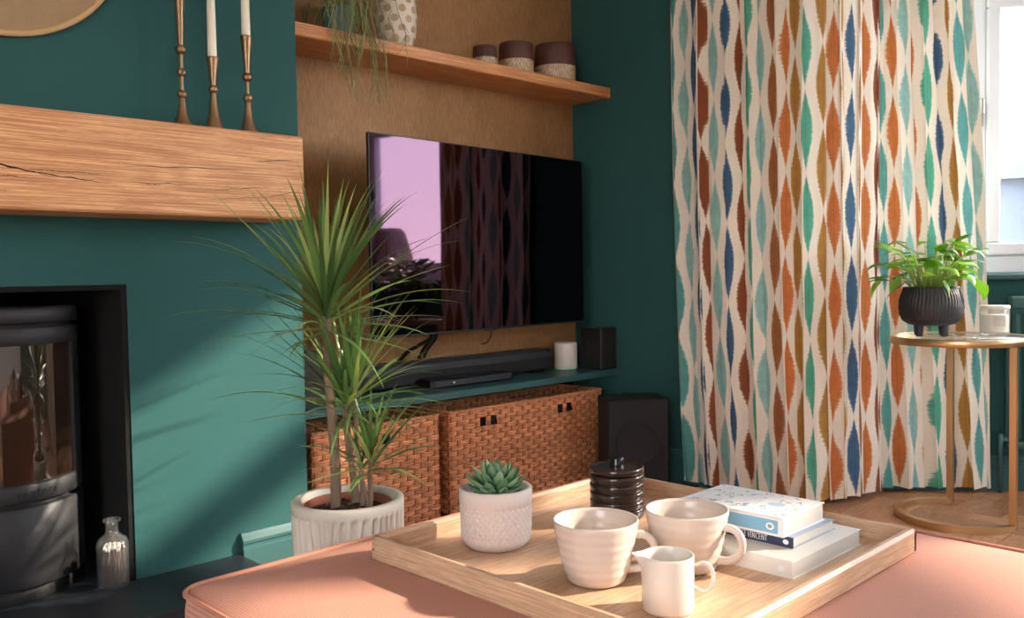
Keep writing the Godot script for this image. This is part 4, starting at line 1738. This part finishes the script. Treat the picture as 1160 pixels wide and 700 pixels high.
func side_table() -> void:
	var c := Vector3(3.40, 0, -1.15)
	var t := thing("side_table", "round brass side table with a clear glass top and open base", "side table", c)
	var R := 0.205
	var a1 := atan2(-1.239 + 1.15, 3.571 - 3.40)
	var a2 := atan2(-0.963 + 1.15, 3.343 - 3.40)
	# base ring from one leg round the far side to the other
	var bs := flat()
	var n := 48
	var from := a2
	var to := a1 + TAU
	var rows := []
	for i in n + 1:
		var a := lerpf(from, to, float(i) / n)
		var d := Vector3(cos(a), 0, sin(a))
		rows.append([d * (R - 0.012), d * (R + 0.012), d * (R + 0.012) + Vector3.UP * 0.022, d * (R - 0.012) + Vector3.UP * 0.022])
	for i in n:
		for k in 4:
			var q := (k + 1) % 4
			quad(bs, rows[i][k], rows[i + 1][k], rows[i + 1][q], rows[i][q])
	for e in [0, n]:
		quad(bs, rows[e][0], rows[e][1], rows[e][2], rows[e][3])
	part("base", bs, M.brass, t)
	for a in [a1, a2]:
		var d := Vector3(cos(a), 0, sin(a)) * R
		var lg := flat()
		box(lg, d + Vector3(-0.0115, 0.0, -0.0115), d + Vector3(0.0115, TABLE - 0.028, 0.0115), 0.002)
		part("leg", lg, M.brass, t)
	var rm := smooth()
	var T := TABLE - 0.028
	var RR := 0.235
	lathe(rm, [V(RR - 0.02, T), V(RR - 0.003, T), V(RR, T + 0.003), V(RR, T + 0.025), V(RR - 0.002, T + 0.027), V(RR - 0.006, T + 0.027), V(RR - 0.008, T + 0.025), V(RR - 0.008, T + 0.006), V(RR - 0.02, T + 0.006), V(RR - 0.02, T)], 72)
	part("top_rim", rm, M.brass, t)
	var cb := flat()
	for a in [a1, a2]:
		var d := Vector3(cos(a), 0, sin(a))
		box(cb, d * R + Vector3(-0.0115, T - 0.002, -0.0115), d * R + Vector3(0.0115, T + 0.008, 0.0115))
	part("leg_cap", cb, M.brass, t)
	var gl := smooth()
	lathe(gl, [V(0, T + 0.0185), V(RR - 0.009, T + 0.0185), V(RR - 0.0085, T + 0.02), V(RR - 0.0085, T + 0.027), V(RR - 0.009, T + 0.028), V(0, T + 0.028)], 72)
	part("glass_top", gl, M.clear_glass, t)
	# planter
	var p := thing("footed_planter", "leafy green plant in a black fluted planter with stub feet on the side table", "plant", Vector3(3.33, TABLE, -1.225))
	var flute := func(a: float, y: float, j: int) -> float:
		if j < 2 or j > 10:
			return 0.0
		var k: float = minf(1.0, (j - 1) / 2.5)
		return 0.0022 * k * sin(a * 52.0 + 5.0 * sin(y * 34.0))
	var pt := smooth()
	var F := 0.038
	lathe(pt, [V(0, F), V(0.055, F), V(0.078, F + 0.006), V(0.096, F + 0.02), V(0.105, F + 0.042), V(0.108, F + 0.066), V(0.106, F + 0.09), V(0.1, F + 0.112), V(0.095, F + 0.126), V(0.092, F + 0.136), V(0.092, F + 0.14), V(0.088, F + 0.141), V(0.085, F + 0.138), V(0.085, F + 0.12), V(0, F + 0.118)], 260, Vector3.ZERO, flute)
	part("pot", pt, M.planter_black, p)
	for k in 4:
		var a := deg_to_rad(20 + k * 90)
		var f := smooth()
		lathe(f, [V(0, 0), V(0.0095, 0), V(0.011, 0.003), V(0.0155, F + 0.012), V(0, F + 0.014)], 16, Vector3(cos(a) * 0.058, 0, sin(a) * 0.058))
		part("foot", f, M.planter_black, p)
	var so := smooth()
	lathe(so, [V(0.086, F + 0.122), V(0, F + 0.128)], 30)
	part("soil", so, M.soil, p)
	var g := RandomNumberGenerator.new()
	g.seed = 31
	for k in 78:
		var az := TAU * k * 0.381966 + g.randf_range(-0.2, 0.2)
		var b := Vector3(cos(az), 0, sin(az)) * g.randf_range(0.01, 0.055) + Vector3(0, F + 0.12, 0)
		var low := k % 9 == 4
		var up := g.randf_range(0.045, 0.19)
		var out := g.randf_range(0.02, 0.10)
		if low:
			up = g.randf_range(0.04, 0.08)
			out = g.randf_range(0.09, 0.15)
		var e := b + Vector3(cos(az) * out, up, sin(az) * out)
		var mid := (b + e) / 2 + Vector3(0, 0.02, 0)
		var sk := smooth()
		tube(sk, [b, mid, e], [0.0022, 0.0019, 0.0015], 5)
		var stalk := part("stalk", sk, M.stalk, p)
		var len := g.randf_range(0.065, 0.11)
		var lf := blade(e, az + g.randf_range(-0.7, 0.7), g.randf_range(-0.2, 0.75) if not low else g.randf_range(-0.9, -0.2), len, len * g.randf_range(0.48, 0.64), g.randf_range(0.6, 1.6), 0.25, 8, 0.36, g.randf_range(-0.6, 0.6))
		part("leaf", lf, M[["lily_a", "lily_b", "lily_a", "lily_c"][k % 4]], p)
		stalk.set_meta("label", "thin pale green leaf stalk")
	# candle in a glass
	var cd := thing("glass_candle", "cream candle in a clear glass with a paper label on the side table", "candle", Vector3(3.47, TABLE, -1.055))
	var gj := smooth()
	lathe(gj, [V(0, 0.001), V(0.044, 0.0), V(0.048, 0.004), V(0.049, 0.094), V(0.0475, 0.096), V(0.0455, 0.094), V(0.0445, 0.014), V(0, 0.012)], 44)
	part("glass", gj, M.clear_glass, cd)
	var wx := smooth()
	lathe(wx, [V(0, 0.0125), V(0.042, 0.0125), V(0.044, 0.016), V(0.0443, 0.072), V(0.042, 0.074), V(0, 0.073)], 40)
	part("wax", wx, M.wax_cream, cd)
	var lbl := smooth()
	lathe(lbl, [V(0.0494, 0.034), V(0.0496, 0.074)], 16, Vector3.ZERO, null, deg_to_rad(-78), deg_to_rad(-30))
	part("paper_label", lbl, M.paper_label, cd)
	var lid := smooth()
	lathe(lid, [V(0, 0.0955), V(0.048, 0.0955), V(0.0495, 0.097), V(0.0495, 0.106), V(0.048, 0.1075), V(0, 0.1075)], 40)
	part("lid", lid, M.white_plastic, cd)


# =================================================================== dracaena

func dracaena() -> void:
	var at := Vector3(1.327, 0, -2.0)
	var d := thing("potted_dracaena", "tall spiky dracaena with bare stems in a ridged cream floor pot", "plant", at)
	var R := 0.15
	var h := 0.325
	var prof := [V(0, 0), V(R - 0.03, 0), V(R - 0.022, 0.006)]
	for i in 30:
		prof.append(V(R - 0.015 + 0.010 * i / 29.0, 0.012 + (h - 0.045) * i / 29.0))
	prof.append_array([V(R - 0.001, h - 0.028), V(R, h - 0.02), V(R, h - 0.005), V(R - 0.004, h), V(R - 0.018, h), V(R - 0.021, h - 0.003), V(R - 0.021, h - 0.06), V(0, h - 0.06)])
	var wavy := func(a: float, y: float, j: int) -> float:
		if j < 3 or j > 32:
			return 0.0
		var ph := a * 38.0 + 1.5 * sin(y * 19.0 + 3.0 * sin(a * 3.0)) + 1.1 * sin(a * 5.0)
		return 0.0075 * (absf(sin(ph * 0.5)) * 2.0 - 1.3)
	var pt := smooth()
	lathe(pt, prof, 260, Vector3.ZERO, wavy)
	part("pot", pt, M.pot_cream, d)
	var inner := smooth()
	lathe(inner, [V(R - 0.036, h - 0.06), V(R - 0.034, h - 0.014), V(R - 0.038, h - 0.012), V(R - 0.042, h - 0.014), V(R - 0.044, h - 0.05)], 48)
	part("inner_pot", inner, M.terracotta, d)
	var so := smooth()
	lathe(so, [V(R - 0.03, h - 0.058), V(R - 0.045, h - 0.034), V(0.04, h - 0.026), V(0, h - 0.022)], 40, Vector3.ZERO, func(a: float, _y: float, j: int) -> float: return 0.003 * sin(a * 7.0 + j))
	part("soil", so, M.soil, d)
	var g := RandomNumberGenerator.new()
	g.seed = 9
	for k in 26:
		var a := g.randf() * TAU
		var rr := g.randf_range(0.01, 0.095)
		var cl := smooth()
		var s := g.randf_range(0.005, 0.011)
		lathe(cl, [V(0, -s * 0.6), V(s, -s * 0.2), V(s * 0.8, s * 0.4), V(0, s * 0.7)], 7, Vector3(cos(a) * rr, h - 0.026, sin(a) * rr))
		part("bark_chip", cl, M.soil if k % 3 else M.bark, d)
	# positions across the picture: right is (0.714, 0, 0.70)
	var rt := Vector3(0.714, 0, 0.70)
	var bk := Vector3(0.70, 0, -0.714)
	var stems := [
		[rt * -0.034, rt * -0.046 + Vector3(0, 0.815, 0), 0.0135, 84, 0.46, 0.017],
		[rt * 0.012 + bk * 0.03, rt * -0.004 + bk * 0.02 + Vector3(0, 0.575, 0), 0.0105, 54, 0.37, 0.0145],
		[rt * 0.035 + bk * 0.01, rt * 0.022 + bk * 0.02 + Vector3(0, 0.60, 0), 0.0062, 34, 0.32, 0.0135],
		[rt * 0.055 - bk * 0.01, rt * 0.068 - bk * 0.02 + Vector3(0, 0.425, 0), 0.0066, 34, 0.27, 0.0125],
		[rt * 0.05 - bk * 0.012, rt * 0.045 - bk * 0.03 + Vector3(0, 0.41, 0), 0.005, 14, 0.2, 0.01],
	]
	for s in stems:
		var b: Vector3 = s[0]
		b.y = h - 0.04
		var e: Vector3 = s[1]
		var sk := smooth()
		var pts := []
		var rad := []
		for i in 41:
			var t := i / 40.0
			pts.append(b.lerp(e, t) + rt * 0.008 * sin(t * 5.0) * (1.0 - t))
			rad.append(s[2] * (1.0 + 0.1 * (i % 2)) * (1.05 - 0.2 * t))
		tube(sk, pts, rad, 10)
		part("stem", sk, M.bark, d)
		for k in int(s[3]):
			var f: float = float(k) / s[3]
			var az: float = TAU * k * 0.381966 + g.randf_range(-0.2, 0.2)
			var el := lerpf(-0.15, 1.45, pow(f, 0.8)) + g.randf_range(-0.12, 0.12)
			var len: float = s[4] * g.randf_range(0.72, 1.05) * (0.8 + 0.25 * sin(PI * minf(f * 1.1, 1.0)))
			# leaves that would run into the mantel beam or the chimney breast stay short
			var tip := at + e + Vector3(cos(az) * cos(el), sin(el), sin(az) * cos(el)) * len
			if tip.z < -2.25:
				len *= clampf((at.z + e.z + 2.24) / (at.z + e.z - tip.z), 0.3, 1.0)
			var lf := blade(e + Vector3(0, 0.075 * (f - 0.5) * s[4] / 0.4, 0), az, el, len, s[5] * g.randf_range(0.8, 1.15), lerpf(0.75, 0.3, f) * g.randf_range(0.4, 1.7), 0.3, 9, 0.3, g.randf_range(-0.5, 0.5))
			part("leaf", lf, M[["leaf_dark", "leaf_mid", "leaf_mid", "leaf_dark", "leaf_pale"][k % 5]], d)


# =================================================================== seen only as a reflection in the television

func lamp_out_of_frame() -> void:
	var l := thing("floor_lamp", "lamp with a pleated conical shade standing in the bay window", "lamp", Vector3(4.0, 0, -0.42))
	var b := smooth()
	lathe(b, [V(0, 0), V(0.12, 0), V(0.12, 0.012), V(0.02, 0.025), V(0.014, 0.05), V(0.014, 1.02), V(0, 1.02)], 32)
	part("stand", b, M.brass, l)
	var s := smooth()
	lathe(s, [V(0.17, 0.92), V(0.15, 1.05), V(0.1, 1.22), V(0.075, 1.25), V(0.0, 1.25)], 144, Vector3.ZERO, func(a: float, _y: float, j: int) -> float: return 0.004 * sin(a * 36.0) if j < 3 else 0.0)
	part("shade", s, M.lamp_shade, l)
